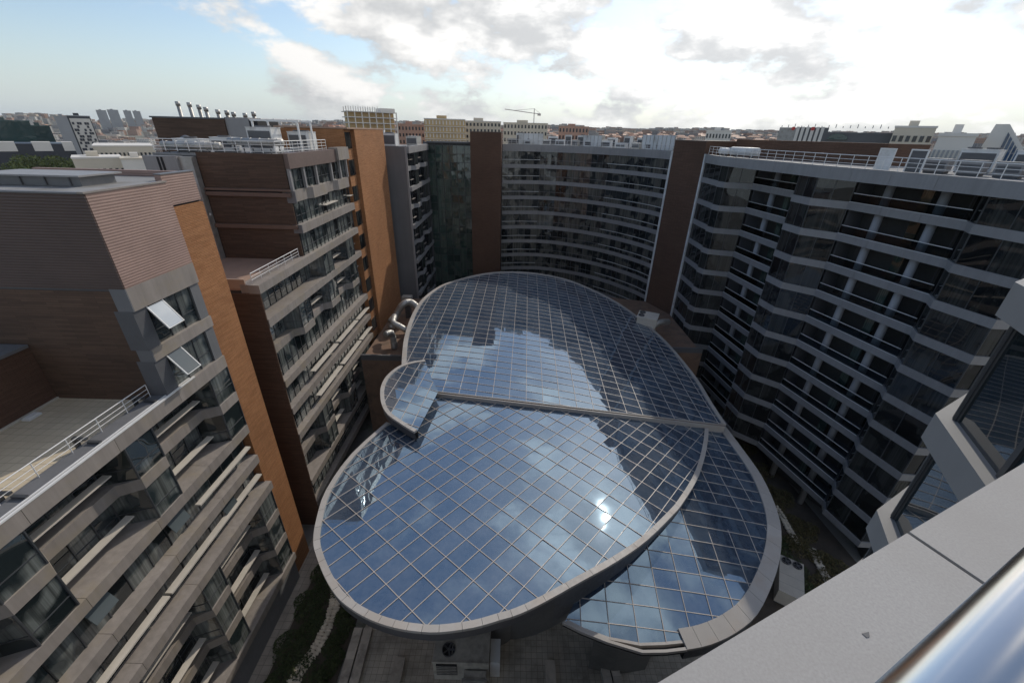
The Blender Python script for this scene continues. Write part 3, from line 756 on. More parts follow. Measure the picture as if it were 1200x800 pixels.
    for i in range(0, len(C)-1, seg):
        if i in rim_skip: continue
        j = min(i+seg, len(C)-1); idx = list(range(i, j+1))
        mb = MB(); vs = []
        for k_ in idx:
            ta = .012 if k_ == i else (-.012 if k_ == j else 0)
            tt = (C[min(k_+1, len(C)-1)]-C[max(k_-1, 0)]).normalized()*ta
            o_, n_ = C[k_]+tt, I[k_]+tt; zo, zi = fz(C[k_].x, C[k_].y), fz(I[k_].x, I[k_].y)
            vs += [(o_.x, o_.y, zo+.16), (n_.x, n_.y, zi+.16), (n_.x, n_.y, zi-.12), (o_.x, o_.y, zo-.09)]
        fs = []
        for k_ in range(len(idx)-1):
            a = 4*k_; fs += [(a, a+4, a+5, a+1), (a+1, a+5, a+6, a+2), (a+2, a+6, a+7, a+3), (a+3, a+7, a+4, a)]
        fs += [(0, 1, 2, 3), tuple(4*(len(idx)-1)+e for e in (3, 2, 1, 0))]
        mb.add(vs, fs).build('coping_slab', rim_mat or COPING, t)
    Fo = inner(C, .10); mb = MB(); vs = []
    for p, c in zip(Fo, C): vs += [(p.x, p.y, fz(c.x, c.y)-.12), (p.x, p.y, fz(c.x, c.y)-fascia_h)]
    Fi = inner(C, .5)
    for p, c in zip(Fi, C): vs += [(p.x, p.y, fz(c.x, c.y)-.12), (p.x, p.y, fz(c.x, c.y)-fascia_h)]
    n = len(Fo); fs = []
    for k in range(n-1): fs += [(2*k, 2*k+1, 2*k+3, 2*k+2), (2*n+2*k, 2*n+2*k+2, 2*n+2*k+3, 2*n+2*k+1), (2*k+1, 2*n+2*k+1, 2*n+2*k+3, 2*k+3)]
    mb.add(vs, fs).build('fascia', FASCIA, t)
    return t, C, I, poly
ang = lambda a, l: (l*math.cos(rad(a)), l*math.sin(rad(a)))
main_rim = [(453, 495.5), (412.5, 532.5), (382.8, 574.5), (371, 610), (367.5, 635), (371, 652.5), (381, 677.5), (395, 700), (412.5, 715), (435, 727.5), (460, 736), (485, 740.5), (514.5, 742), (555, 736.5), (585, 728), (609, 720.5), (640, 705.5), (681, 682.4), (722.5, 659), (758, 634), (788.5, 604), (800, 590), (816, 563.8), (825, 539), (829.5, 515), (830, 499.8)]
cm, CM, IM, PM = lobe('glass_canopy', 'large oval front glass canopy with diagonal panel grid and pale stone rim', main_rim, [(x, y+1.6) for x, y in STEP[::-1][1:]], z_main,
     (-10.15, 18.67), ang(-38.7, 1.38), ang(50.0, 2.0), .45, (), .95)
back_rim = [(851, 498), (835, 474), (818, 446), (797, 419), (780, 400), (762, 383.5), (740, 366), (715, 350), (677.5, 332.5), (650, 324.3), (620, 319.8), (587, 319), (560, 322.3), (534.5, 328.8), (515, 336), (497, 349), (486.5, 362.5), (479, 379), (473.8, 397), (471.5, 415), (471, 432), (474, 448)]
cbk2, CB, IB, PB = lobe('glass_canopy', 'rear glass canopy lobe of fine rectangular panels behind the cross beam', back_rim, [(x, y-1.2) for x, y in STEP[:-1]], z_back,
     (2.04, 47.83), ang(-8.6, 2.02), ang(88.6, 1.50), .62, (), 1.3)
petal_rim = [(498, 422.5), (482.5, 424.8), (467.5, 430), (454, 440.5), (447, 452.5), (445.8, 464.5), (448, 476.5), (454.8, 487), (467.5, 496), (476.5, 502), (485.5, 507)]
cp, CPt, IPt, PPt = lobe('glass_canopy', 'small raised petal shaped glass canopy overlapping the large oval one', petal_rim, [(513.7, 458.5), (507, 446.5)], z_petal,
     (-12.35, 39.43), ang(-20, 1.44), ang(87, 1.78), .42, (), 1.0)
wing_rim = [(849, 499), (873, 531), (893, 560), (908, 593), (915, 623), (913.6, 653.5), (905, 683.8), (887.5, 719.5), (862, 742), (832.5, 756), (805, 762)]
cw, CW, IW, PW = lobe('glass_canopy', 'crescent glass canopy lying lower beside the dark edge of the oval one', wing_rim, [(803, 753), (777.5, 755), (750, 756), (711.5, 748.5), (681, 737.4), (662, 728), (700, 650), (770, 570), (815, 505)], z_wing,
     (9.42, 16.94), ang(-1.5, 2.0), ang(86.6, 1.44), 1.25, (), 1.3)
# cross beam on the step
bt = thing('cross_beam', 'dark edged beam crossing between the front and rear glass canopies', 'beam', tuple(s0))
SB = [px_on(x, y, z_back) for x, y in STEP]
for (w0, w1, dz0, dz1, m, nm) in ((-.24, -.12, -1.0, .06, COPING, 'edge_bar'), (-.115, .10, -1.0, -.02, surf('beam_rust', (.10, .065, .045), .7), 'web'), (.105, .22, -.3, .10, COPING, 'edge_bar')):
    mb = MB(); vs = []; N_ = len(SB)-1
    for c in SB:
        for (w, dz_) in ((w0, dz0), (w1, dz0), (w1, dz1), (w0, dz1)): vs.append((c.x+sn.x*w, c.y+sn.y*w, c.z+dz_))
    fs = []
    for i in range(N_):
        a = 4*i; fs += [(a, a+1, a+5, a+4), (a+1, a+2, a+6, a+5), (a+2, a+3, a+7, a+6), (a+3, a, a+4, a+7)]
    mb.add(vs, fs+[(3, 2, 1, 0), (4*N_, 4*N_+1, 4*N_+2, 4*N_+3)]).build(nm, m, bt)
# dark upstand between the oval canopy and the crescent one
mb = MB(); vs = []
up = CM[49:]
for p in up:
    c = V2(p); n = (V2((2, 38))-c).normalized(); q = c+n*.35
    vs += [(q.x, q.y, z_main(c.x, c.y)-.3), (q.x, q.y, z_wing(c.x, c.y)-.6)]
mb.add(vs, [(2*i, 2*i+1, 2*i+3, 2*i+2) for i in range(len(up)-1)])
o = mb.build('upstand', FASCIA, cm)
# gutter along the near edge of the crescent
gp = [px_on(x, y, z_wing) for x, y in ((659, 730), (681, 741), (711.5, 753), (752.8, 765.5), (780, 765), (806, 762))]
gi = [px_on(x, y, z_wing) for x, y in ((663, 728.5), (682, 738), (711.5, 749), (750, 756.5), (778, 755.6), (805, 753))]
for (A, B, z0_, z1_, m, nm) in ((gp, None, -.15, .12, COPING, 'gutter_lip'), (gi, None, -.3, .06, COPING, 'glass_edge')):
    mb = MB(); vs = []
    for p in A:
        n = (V2((14, 26))-p.xy).normalized()*.2
        vs += [(p.x, p.y, p.z+z0_), (p.x, p.y, p.z+z1_), (p.x+n.x, p.y+n.y, p.z+z1_), (p.x+n.x, p.y+n.y, p.z+z0_)]
    fs = []
    for i in range(len(A)-1):
        a = 4*i; fs += [(a, a+1, a+5, a+4), (a+1, a+2, a+6, a+5), (a+2, a+3, a+7, a+6), (a+3, a, a+4, a+7)]
    mb.add(vs, fs+[(0, 1, 2, 3), tuple(4*(len(A)-1)+e for e in (3, 2, 1, 0))]).build(nm, m, cw)
mb = MB(); vs = []
for p, q in zip(gp, gi): vs += [(p.x, p.y, p.z-.3), (q.x, q.y, q.z-.3)]
mb.add(vs, [(2*i, 2*i+2, 2*i+3, 2*i+1) for i in range(len(gp)-1)]).build('gutter_floor', DARK, cw)
mb = MB(); vs = []
for p in gp[2:]: vs += [(p.x, p.y+.12, p.z-.14), (p.x, p.y+.12, p.z-.6), (p.x+.4, p.y+3.6, p.z-1.4), (p.x*.97+1.4, p.y+5.5, 0)]
mb.add(vs, [(4*i+e, 4*i+e+1, 4*i+e+5, 4*i+e+4) for i in range(len(gp)-3) for e in range(3)]).build('under_wall', surf('under_canopy_wall', (.15, .145, .135), .8, .15, .4, dirt=(.1, .1, .095)), cw)
# drum walls that carry the canopies
DRUM = surf('drum_wall', (.14, .135, .13), .7, .15, .4)
def drum(par, poly, shrink, zt):
    c = sum(poly, Vector((0, 0)))/len(poly)
    MB().prism([tuple(c+(p-c)*(1-shrink/max(1, (p-c).length))) for p in poly], 0, zt).build('drum_wall', DRUM, par)
drum(cm, PM, 13, ZC-4.2); drum(cbk2, PB, 4.5, ZC-5.5)

# ================================================================== the building the camera stands on
GRAN = surf('granite_coping', (.35, .335, .32), .75, .07, 3.0, .02, grain=.10, dirt=(.30, .28, .26))
CHROME, _N, _L, _b = M_('polished_steel'); _b.inputs['Base Color'].default_value = (.97, .92, .85, 1); _b.inputs['Metallic'].default_value = 1; _b.inputs['Roughness'].default_value = .16
_g = node(_N, 'ShaderNodeNewGeometry'); _L.new(mrange(_N, _L, noise(_N, _L, _g.outputs['Position'], 30, 4, .6), .3, .7, .19, .22), _b.inputs['Roughness'])
E0, E1 = px(770, 800, CZ-.95), px(1200, 542, CZ-.95)
ed = (E1-E0).xy.normalized(); en = Vector((-ed.y, ed.x))        # en points to the courtyard
hb = thing('roof_terrace_building', 'building in front with a pale granite parapet and a projecting glass bay', 'building', (0, -6, 0))
J = px(1055, 617, CZ-.95); tj = (J.xy-E0.xy).dot(ed)
for a, b in ((tj-4.2, tj-2.105), (tj-2.1, tj-.006), (tj+.006, tj+2.1), (tj+2.105, tj+4.2), (tj+4.205, tj+6.3), (tj+6.305, 9.3)):
    q = [E0.xy+ed*a, E0.xy+ed*b, E0.xy+ed*b-en*.52, E0.xy+ed*a-en*.52]
    mb = MB().prism([tuple(p) for p in q], CZ-1.0, CZ-.95); mb.build('parapet_slab', GRAN, hb)
q = [E0.xy+ed*-5-en*.03, E0.xy+ed*9.4-en*.03, E0.xy+ed*9.4-en*.46, E0.xy+ed*-5-en*.46]
MB().prism([tuple(p) for p in q], 0, CZ-1.004).build('wall', GREY, hb)
q = [E0.xy+ed*-5-en*.47, E0.xy+ed*9.4-en*.47, E0.xy+ed*14-en*14, E0.xy+ed*-5-en*14]
MB().prism([tuple(p) for p in q], 0, CZ-2.0).build('core', ROOFG, hb)
chip = px(1010, 742, CZ-.9495)
MB().prism([(chip.x, chip.y), (chip.x+.018, chip.y+.004), (chip.x+.012, chip.y-.006), (chip.x+.004, chip.y-.008)], CZ-.9497, CZ-.9485).build('stone_chip', DKGREY, hb)
# hand rail
r1, r2 = ray(1024, 800), ray(1200, 640); pn = r1.cross(r2).normalized()
RR = .03
hd = Vector((ed.x, ed.y, 0))
mid = (r1+r2).normalized()*.40
if pn.z > 0: pn = -pn
ax = mid+pn*RR + Vector((0, 0, CZ))
hr = thing('hand_rail', 'polished steel tube hand rail above the granite parapet', 'railing', (ax.x, ax.y, CZ-.95))
hd = (r2*(1/max(.1, -r2.z)) - r1*(1/max(.1, -r1.z))).normalized(); hd.z = 0; hd.normalize()
MB().tube([ax-hd*1.2, ax+hd*4.0], RR, 48).build('tube', CHROME, hr, True)
for s in (-1.0, 1.5, 3.2):
    b_ = ax+hd*s; MB().tube([(b_.x, b_.y, b_.z-RR), (b_.x, b_.y, CZ-.95)], .02, 12).build('post', CHROME, hr, True)
# projecting bay
BAYM = surf('bay_cladding', (.24, .235, .23), .6, .06, 1.5)
BAY = [(22, 14.9), (13.68, 10.26), (11.16, 8.86), (10.1, 6.71), (9.05, 4.6)]
for k in range(0, 12):
    bands('spandrel', hb, BAY, zL(k), .8, .5, BAYM if k < 3 else GREY, 3.5, 'bay%d' % (k < 3))
wp = offset(BAY, .38)
BAYG = glass('bay_glass', (.015, .022, .025), ior=2.3, wob=.02)
for i in range(len(BAY)-1):
    for k in range(0, 6): glazing(hb, wp[i], wp[i+1], zL(k+1), zL(k)-.8, 0, 2.4, BAYG, FRAME, mull=.16)
MB().prism([tuple(p) for p in offset(BAY, .75)]+[(11.5, 2.0), (24, 5)], 0, zL(0)-.2).build('core', CORE, hb)
MB().prism([tuple(p) for p in offset(BAY, .4)]+[(11.5, 2.0), (24, 5)], zL(0)-.18, zL(0)+.1).build('bay_roof', ROOFG, hb)

# ================================================================== courtyard
PAVE = tiles('courtyard_paving', (.50, .44, .36), .55, .015, .10, (.20, .18, .145))
mb = MB(); mb.prism([(-15.6, 8), (20, 8), (27, 30), (18, 40), (-14, 34)], 0, .06)
tag(mb.build('courtyard_paving', PAVE), kind='structure')
SOIL = surf('dark_soil', (.07, .055, .042), .95, .3, .6, dirt=(.11, .08, .05))
mb = MB(); mb.prism([(-23.3, 4), (-15.7, 4), (-15.7, 33), (-23.3, 33)], .0, .10)
tag(mb.build('garden_bed', SOIL), kind='structure')
mb = MB(); mb.prism([(24, 22), (44, 22), (42, 60), (30, 60), (30, 40)], .0, .08)
tag(mb.build('garden_bed', SOIL), kind='structure')
PATHM = tiles('path_slabs', (.34, .29, .235), .8, .02, .12, (.20, .17, .14))
mb = MB(); mb.prism([(-24.6, 2), (-22.3, 2), (-22.3, 36.5), (-24.6, 36.5)], .0, .16)
tag(mb.build('path', PATHM), kind='structure')

def leaf_mass(name, label, spots, mat, n, size, hmax):
    """spots: (x, y, rx, ry, h) mounds covered with leaf faces"""
    mb = MB(); rnd = random.Random(5)
    for _ in range(n):
        x, y, rx, ry, h = rnd.choice(spots)
        a = rnd.uniform(0, 2*math.pi); r = math.sqrt(rnd.random()); u, v = r*math.cos(a), r*math.sin(a)
        z = .1+h*math.sqrt(max(0, 1-r*r))*rnd.uniform(.75, 1.08)*(1+.25*math.sin(3*x+7*u)*math.cos(5*v+y))
        p = Vector((x+rx*u, y+ry*v, z)); s = size*rnd.uniform(.6, 1.4)
        t1 = Vector((rnd.gauss(0, 1), rnd.gauss(0, 1), rnd.gauss(0, .5))).normalized(); t2 = t1.cross(Vector((rnd.gauss(0, .5), rnd.gauss(0, .5), 1)).normalized()).normalized()
        mb.add([p-t1*s, p+t2*s*.5, p+t1*s, p-t2*s*.5], [(0, 1, 2, 3)])
    o = mb.build(name, mat); tag(o, label, 'plants', kind='stuff'); return o
LEAF1 = leafy('dark_shrub_leaf', (.028, .042, .016), (.07, .085, .03))
LEAF2 = leafy('dry_shrub_leaf', (.06, .06, .022), (.14, .105, .045))
leaf_mass('ground_cover', 'dark low shrubs filling the bed beside the taupe block', [(-20.6+1.0*math.sin(i*1.7), 8+i*1.05, 1.5+.5*math.cos(i), 1.3, .5+.35*math.sin(i*2.3)**2) for i in range(25)], LEAF1, 14000, .11, .8)
leaf_mass('ground_cover', 'dark shrubs beside the paired stone planter walls', [(-16.9+.5*math.sin(i*2.1), 12+i*.95, .9, .9, .5+.3*math.cos(i*1.9)**2) for i in range(18)], LEAF1, 7000, .11, .8)
leaf_mass('ground_cover', 'sparse brown shrubs under the balconies of the zigzag block', [(38.6+1.6*math.sin(i*1.3)+.12*i*0, 26+i*1.1, 1.6, 1.2, .35+.3*math.sin(i*2.9)**2) for i in range(26)], LEAF2, 11000, .13, .7)
leaf_mass('ground_cover', 'dark plants between the crescent canopy and the pale kerb', [(34.6+.9*math.sin(i*1.9), 25+i*1.0, 1.4, 1.1, .35+.2*math.sin(i*2.3)**2) for i in range(20)], LEAF1, 7000, .12, .7)

# pale rough stone edging: each stone is a part
STONE = surf('edging_stone', (.66, .57, .45), .85, .18, 1.2, .14, dirt=(.34, .29, .22))
def stone_mesh(seed):
    r = random.Random(seed); bm = bmesh.new(); bmesh.ops.create_icosphere(bm, subdivisions=1, radius=.5)
    for v in bm.verts: v.co = Vector((v.co.x*r.uniform(.8, 1.15), v.co.y*r.uniform(.8, 1.15), max(-.35, min(.4, v.co.z*r.uniform(.8, 1.1)))))
    m = bpy.data.meshes.new('stone'); bm.to_mesh(m); bm.free(); m.materials.append(STONE); return m
SM = [stone_mesh(i) for i in range(6)]
def stone_edge(label, pts, width, n):
    t = thing('stone_edging', label, 'edging', (*pts[0], .1)); P = smooth_poly([V2(p) for p in pts], 12)
    L = [0]
    for i in range(len(P)-1): L.append(L[-1]+(P[i+1]-P[i]).length)
    for k in range(n):
        s = L[-1]*(k+.5)/n; i = max(j for j in range(len(P)-1) if L[j] <= s); p = P[i].lerp(P[i+1], (s-L[i])/max(1e-6, L[i+1]-L[i])); d = (P[i+1]-P[i]).normalized()
        for e in (-1, 1):
            w = width*.5; q = p+Vector((-d.y, d.x))*e*w*.5
            M = Matrix.Translation((q.x, q.y, .3)) @ Matrix.Rotation(math.atan2(d.y, d.x)+random.uniform(-.25, .25), 4, 'Z') @ Matrix.Diagonal((L[-1]/n*1.45, w*random.uniform(1.25, 1.6), random.uniform(.4, .6), 1))
            put(bpy.data.objects.new('stone', random.choice(SM)), t, M)
    return t
stone_edge('curved pale stone edging in the shrub bed beside the taupe block', [px(335, 815, .4).xy, px(352, 783, .4).xy, px(372, 756, .4).xy, px(385, 727, .4).xy, px(392, 705, .4).xy, px(393, 685, .4).xy, px(386, 665, .4).xy], 1.15, 40)
stone_edge('long pale stone kerb beside the crescent glass canopy', [px(908, 592, .3).xy, px(918, 607, .3).xy, px(926, 622, .3).xy, px(937, 638, .3).xy], .8, 14)
stone_edge('short pale stone kerb below the zigzag block balconies', [px(951, 642, .3).xy, px(957, 655, .3).xy, px(964, 668, .3).xy, px(975, 690, .3).xy], .9, 12)

# paired planter walls with stone caps
def planter(label, pts, w, n, h):
    t = thing('planter_wall', label, 'wall', (*pts[0], .05), 'low stone capped planter walls'); a, b = V2(pts[0]), V2(pts[1]); d = b-a; nn = Vector((-d.y, d.x)).normalized()
    for e in (-1, 1):
        c = nn*e*(w*.5+.07)
        for k in range(n):
            p = a.lerp(b, (k+.5)/n)+c
            piece('cap_slab', (p.x, p.y, h+random.uniform(0, .03)), (d.length/n-.02, w, .12), math.atan2(d.y, d.x)+random.uniform(-.015, .015), STONEC, t, Matrix.Rotation(random.uniform(-.03, .03), 4, 'X'))
        p = a.lerp(b, .5)+c; piece('wall', (p.x, p.y, h/2-.03), (d.length, w*.86, h-.08), math.atan2(d.y, d.x), CONC, t)
    return t
STONEC = surf('cap_stone', (.48, .42, .35), .8, .2, 1.0, .14, dirt=(.17, .15, .13))
planter('paired stone capped walls beside the shrubs left of the paved yard', [px(404, 815, .8).xy, px(426, 735, .8).xy], .85, 8, .8)
planter('paired dark stone walls leading under the crescent canopy', [px(722, 815, .8).xy, px(708, 752, .8).xy], .8, 6, .8)
for (x, y, lab) in ((466, 785, 'short concrete block with stone lid between planter walls and air handler'), (645, 788, 'short concrete block with stone lid right of the air handler')):
    p = px(x, y, .6); t = thing('bollard_block', lab, 'bench', (p.x, p.y, .06))
    MB().box(p.x-.45, p.x+.45, p.y-1.3, p.y+1.0, .06, .62).build('body', CONC, t); MB().box(p.x-.5, p.x+.5, p.y-1.4, p.y+1.05, .624, .74).build('lid', STONEC, t)

AHU = surf('weathered_unit_metal', (.48, .455, .40), .6, .15, .5, .04, streak=.25, dirt=(.16, .145, .125))
def fan(par, x, y, z, r, seg=24):
    ring = MB(); n = seg
    vs = []
    for k in range(n):
        a = 2*math.pi*k/n
        for (q, h) in ((r, 0), (r, .16), (r*.92, .16), (r*.92, .02)): vs.append((x+q*math.cos(a), y+q*math.sin(a), z+h))
    fs = [(4*k+e, 4*((k+1) % n)+e, 4*((k+1) % n)+e+1, 4*k+e+1) for k in range(n) for e in range(3)]
    f = ring.add(vs, fs).build('fan', DKGREY, par)
    MB().add([(x+r*.93*math.cos(2*math.pi*k/n), y+r*.93*math.sin(2*math.pi*k/n), z+.015) for k in range(n)], [tuple(range(n))]).build('opening', DARK, f)
    b = MB()
    for k in range(5):
        M = Matrix.Translation((x, y, z+.07)) @ Matrix.Rotation(2*math.pi*k/5, 4, 'Z') @ Matrix.Rotation(rad(18), 4, 'X')
        b.box(r*.12, r*.86, -r*.13, r*.13, -.008, .008, M)
    b.build('blades', DKGREY, f)
    MB().tube([(x, y, z+.03), (x, y, z+.13)], r*.16, 12).build('hub', MIDGREY, f)
def ahu_main():
    t = thing('air_handling_unit', 'long weathered air handling unit with a round roof fan in the paved yard', 'air conditioner', (-4, 21.5, .06))
    bx('casing', -6.5, -1.35, 20.0, 23.6, .25, 3.4, AHU, t)
    for x in (-4.8, -3.0): bx('roof_seam', x-.03, x+.03, 19.98, 23.62, 3.402, 3.45, AHU, t)
    bx('roof_edge', -6.56, -1.3, 19.9, 20.0, 3.28, 3.46, AHU, t)
    bx('base_frame', -6.4, -1.45, 20.1, 23.5, .06, .245, DKGREY, t)
    bx('intake', -6.2, -4.3, 19.9, 19.99, 1.2, 3.0, DARK, t)
    for k in range(6): bx('louvre', -6.2, -4.3, 19.85, 19.92, 1.3+k*.28, 1.36+k*.28, AHU, t)
    fan(t, -5.15, 20.95, 3.42, .62); fan(t, -5.15, 22.6, 3.42, .62)
    bx('side_duct', -3.6, -1.6, 17.6, 19.85, 1.0, 2.3, AHU, t); bx('duct_collar', -3.75, -1.45, 19.0, 19.2, .95, 2.4, GALV, t)
    bx('control_box', -1.28, -.35, 20.4, 22.4, .06, 2.6, WHITEM, t)
    return t
ahu_main()
def twin_unit():
    A, B, C = px(914, 649, 2.2).xy, px(942, 661, 2.2).xy, px(909, 689, 2.2).xy
    t = thing('condenser_unit', 'cream condenser with two round fans beside the crescent canopy', 'air conditioner', (A.x, A.y, .08))
    u, v = B-A, C-A; u2 = u.normalized(); v2 = (v-u2*v.dot(u2)); lu, lv = u.length, v2.length; v2.normalize()
    Mx = Matrix(((u2.x, v2.x, 0, A.x), (u2.y, v2.y, 0, A.y), (0, 0, 1, 0), (0, 0, 0, 1)))
    MB().box(0, lu, 0, lv, .3, 2.2, Mx).build('casing', LEDGE, t); MB().box(.1, lu-.1, .1, lv-.1, .08, .295, Mx).build('base_frame', DKGREY, t)
    for f in (.27, .73):
        w = Mx @ Vector((lu*f, lu*.27, 0)); fan(t, w.x, w.y, 2.21, lu*.2)
    for k in (.5, .75): MB().box(-.006, lu+.006, lv*k-.02, lv*k+.02, .5, 2.212, Mx).build('panel_seam', AHU, t)
twin_unit()

# service decks behind the canopy with ducts
DECK = surf('service_deck', (.20, .125, .085), .9, .2, .5, dirt=(.09, .07, .055))
for (nm, lab, poly, z) in (('service_deck', 'low brown service roof holding silver ducts by the terracotta fin', [(-23.7, 56), (-16.5, 56), (-17, 70), (-16, 83), (-23.7, 83)], 14.0),
                           ('service_deck', 'low brown service roof beside the brick tower foot', [(24.5, 62), (32.6, 62), (32.6, 79), (29.5, 86), (22, 88)], 13.6)):
    t = thing(nm, lab, 'roof', (*poly[0], 0)); MB().prism(poly, 0, z).build('slab', DECK, t)
    MB().prism([(p[0], p[1]) for p in poly[:2]]+[(poly[1][0], poly[1][1]+.35), (poly[0][0], poly[0][1]+.35)], z+.004, z+.9).build('parapet', DKGREY, t)
def duct(label, pts, r, n=16):
    t = thing('air_duct', label, 'duct', pts[0], 'silver ducts on the brown service roof')
    P = smooth_poly([Vector(p) for p in pts], 6); MB().tube(P, r, n).build('pipe', GALV, t, True)
    for k in range(2, len(P)-2, 4):
        d = (P[k+1]-P[k]).normalized(); MB().tube([P[k]-d*.06, P[k]+d*.06], r*1.07, n).build('flange', GALV, t, True)
    return t
duct('arched silver duct bending over toward the rear canopy rim', [px(458, 385, 14.5), px(466, 366, 17.0), px(473, 356, 18.6), px(481, 354, 18.6), px(489, 360, 17.8), px(494, 368, 16.6)], .6)
duct('silver duct with a sharp elbow ending at the canopy rim', [px(457, 377, 17.0), px(462, 371, 17.6), px(461, 378, 17.4), px(468, 382, 17.0), px(478, 388, 16.2)], .5)
duct('stout upright silver duct at the foot of the terracotta fin', [px(452, 392, 17.2), px(458, 390, 17.0), px(461, 398, 15.6), px(462, 408, 14.1)], .52)
t = thing('duct_cowl', 'small grey cowl box standing above the silver ducts', 'cowl', px(477, 353, 14))
q = px(477, 348, 18.2); MB().box(q.x-.9, q.x+.9, q.y-.7, q.y+.7, 17.4, 18.4).build('hood', GALV, t); MB().box(q.x-.5, q.x+.5, q.y-.4, q.y+.4, 14.0, 17.4).build('stem', DKGREY, t)
t = thing('air_handling_unit', 'pale boxy air handling unit with curved duct beside the brick tower foot', 'air conditioner', (27.5, 72.5, 13.6))
q = px(759, 369, 17.4)
Mx = Matrix.Translation((q.x, q.y, 0)) @ Matrix.Rotation(rad(-24), 4, 'Z')
MB().box(-1.6, 1.8, -1.6, 1.6, 13.7, 17.2, Mx).build('casing', LEDGE, t); MB().box(-1.7, 1.9, -1.7, 1.7, 17.204, 17.4, Mx).build('lid', LEDGE, t)
MB().box(-1.75, -1.62, -1.4, 1.4, 14.2, 16.9, Mx).build('intake', DARK, t)
for e in (-.75, .75):
    w = Mx @ Vector((-1.0, e, 0)); fan(t, w.x, w.y, 17.405, .55, 16)
MB().tube(smooth_poly([px(783, 377, 16.0), px(774, 377.5, 16.4), px(767, 381, 16.0), px(761, 388, 15.0)], 5), .55, 14).build('duct', GALV, t, True)

# ================================================================== roof plant
def unit_box(label, x, y, z, sx, sy, sz, mat, group=None, rz=0, fans=0, legs=True):
    t = thing('roof_unit', label, 'roof unit', (x, y, z), group); M = Matrix.Translation((x, y, z)) @ Matrix.Rotation(rz, 4, 'Z')
    MB().box(-sx/2, sx/2, -sy/2, sy/2, .2, sz, M).build('casing', mat, t)
    MB().box(-sx/2-.04, sx/2+.04, -sy/2-.04, sy/2+.04, sz+.003, sz+.08, M).build('lid', mat, t)
    MB().box(-sx/2+.15, sx/2-.15, -sy/2-.03, -sy/2-.005, .5, sz-.3, M).build('grille', DKGREY, t)
    MB().box(-sx/2+.1, sx/2-.1, -sy/2+.1, sy/2-.1, 0, .198, M).build('base', DKGREY, t)
    for k in range(fans):
        w = M @ Vector(((k-(fans-1)/2)*sx/max(1, fans), 0, 0)); fan(t, w.x, w.y, z+sz+.09, min(sx/max(1, fans), sy)*.4, 14)
    return t
ROOF2 = zL(0)-.1
railing('roof_railing', 'white railing on the brown roof edge of the terracotta fin block', [(-38.5, 47.5), (-31, 47.5), (-25.6, 47.6), (-25.4, 60)], zL(0)+.12, 1.15, 1.3, RAILW, rails=(1.0, .7, .4, .12), r=.035)
for i, (x, y, sx, sy, sz, lab) in enumerate(((-36.4, 50.5, 3.0, 1.6, 1.3, 'white roof unit behind the railing nearest the grey stair shaft'), (-33.2, 51.5, 2.4, 1.6, 1.5, 'squat white roof unit in the middle of the crowded roof'), (-29.4, 53, 2.8, 2.2, 2.6, 'tall white roof unit with a gantry beside it'), (-27.4, 58, 2.4, 2.6, 2.2, 'white roof unit beside the terracotta fin slot windows'))):
    unit_box(lab, x, y, ROOF2, sx, sy, sz, WHITEM, 'white units on the fin block roof', 0, 1)
for i, (x0, x1, y, z, lab) in enumerate(((-38.3, -32, 48.6, .75, 'long silver duct lying along the brown roof railing'), (-32, -26, 50.2, 1.2, 'raised silver duct crossing the crowded roof'))):
    t = thing('air_duct', lab, 'duct', (x0, y, ROOF2)); MB().tube([(x0, y, ROOF2+z), (x1, y, ROOF2+z)], .38, 14).build('pipe', GALV, t, True)
    for k in range(6):
        x = x0+(x1-x0)*(k+.5)/6; MB().tube([(x-.05, y, ROOF2+z), (x+.05, y, ROOF2+z)], .41, 14).build('flange', GALV, t, True); MB().box(x-.05, x+.05, y-.05, y+.05, ROOF2, ROOF2+z-.3).build('foot', DKGREY, t)
# gantry frame
t = thing('steel_gantry', 'white steel gantry frame among the roof units of the fin block', 'frame', (-28, 55.5, ROOF2))
for x in (-31.2, -25.9):
    for y in (54.2, 57.6): MB().box(x-.09, x+.09, y-.09, y+.09, ROOF2, ROOF2+3.3).build('leg', RAILW, t)
for y in (54.2, 57.6): MB().box(-31.4, -25.7, y-.1, y+.1, ROOF2+3.302, ROOF2+3.5).build('beam', RAILW, t)
for x in (-30, -28.5, -27): MB().box(x-.05, x+.05, 54.0, 57.8, ROOF2+3.503, ROOF2+3.6).build('cross_bar', RAILW, t)
def cowl(label, x, y, z, s):
    t = thing('roof_cowl', label, 'vent', (x, y, z), 'round metal vents on the fin block roof')
    MB().tube([(x, y, z), (x, y, z+1.2*s)], .28*s, 12).build('stem', DKGREY, t, True)
    vs = smooth_poly([Vector((x, y, z+1.15*s)), Vector((x, y, z+1.35*s)), Vector((x, y, z+1.7*s)), Vector((x, y, z+1.95*s))], 3)
    MB().tube(vs, [.45*s, .6*s, .72*s, .78*s, .76*s, .7*s, .6*s, .45*s, .25*s, .08*s][:len(vs)], 16).build('hood', DKGREY, t, True)
cowl('dark domed roof vent nearest the grey stair shaft', -38.0, 52, ROOF2, .85); cowl('dark domed roof vent in front of the brown penthouse', -35.2, 54, ROOF2, .8); cowl('dark domed roof vent nearest the white gantry', -32.0, 55.5, ROOF2, .8)
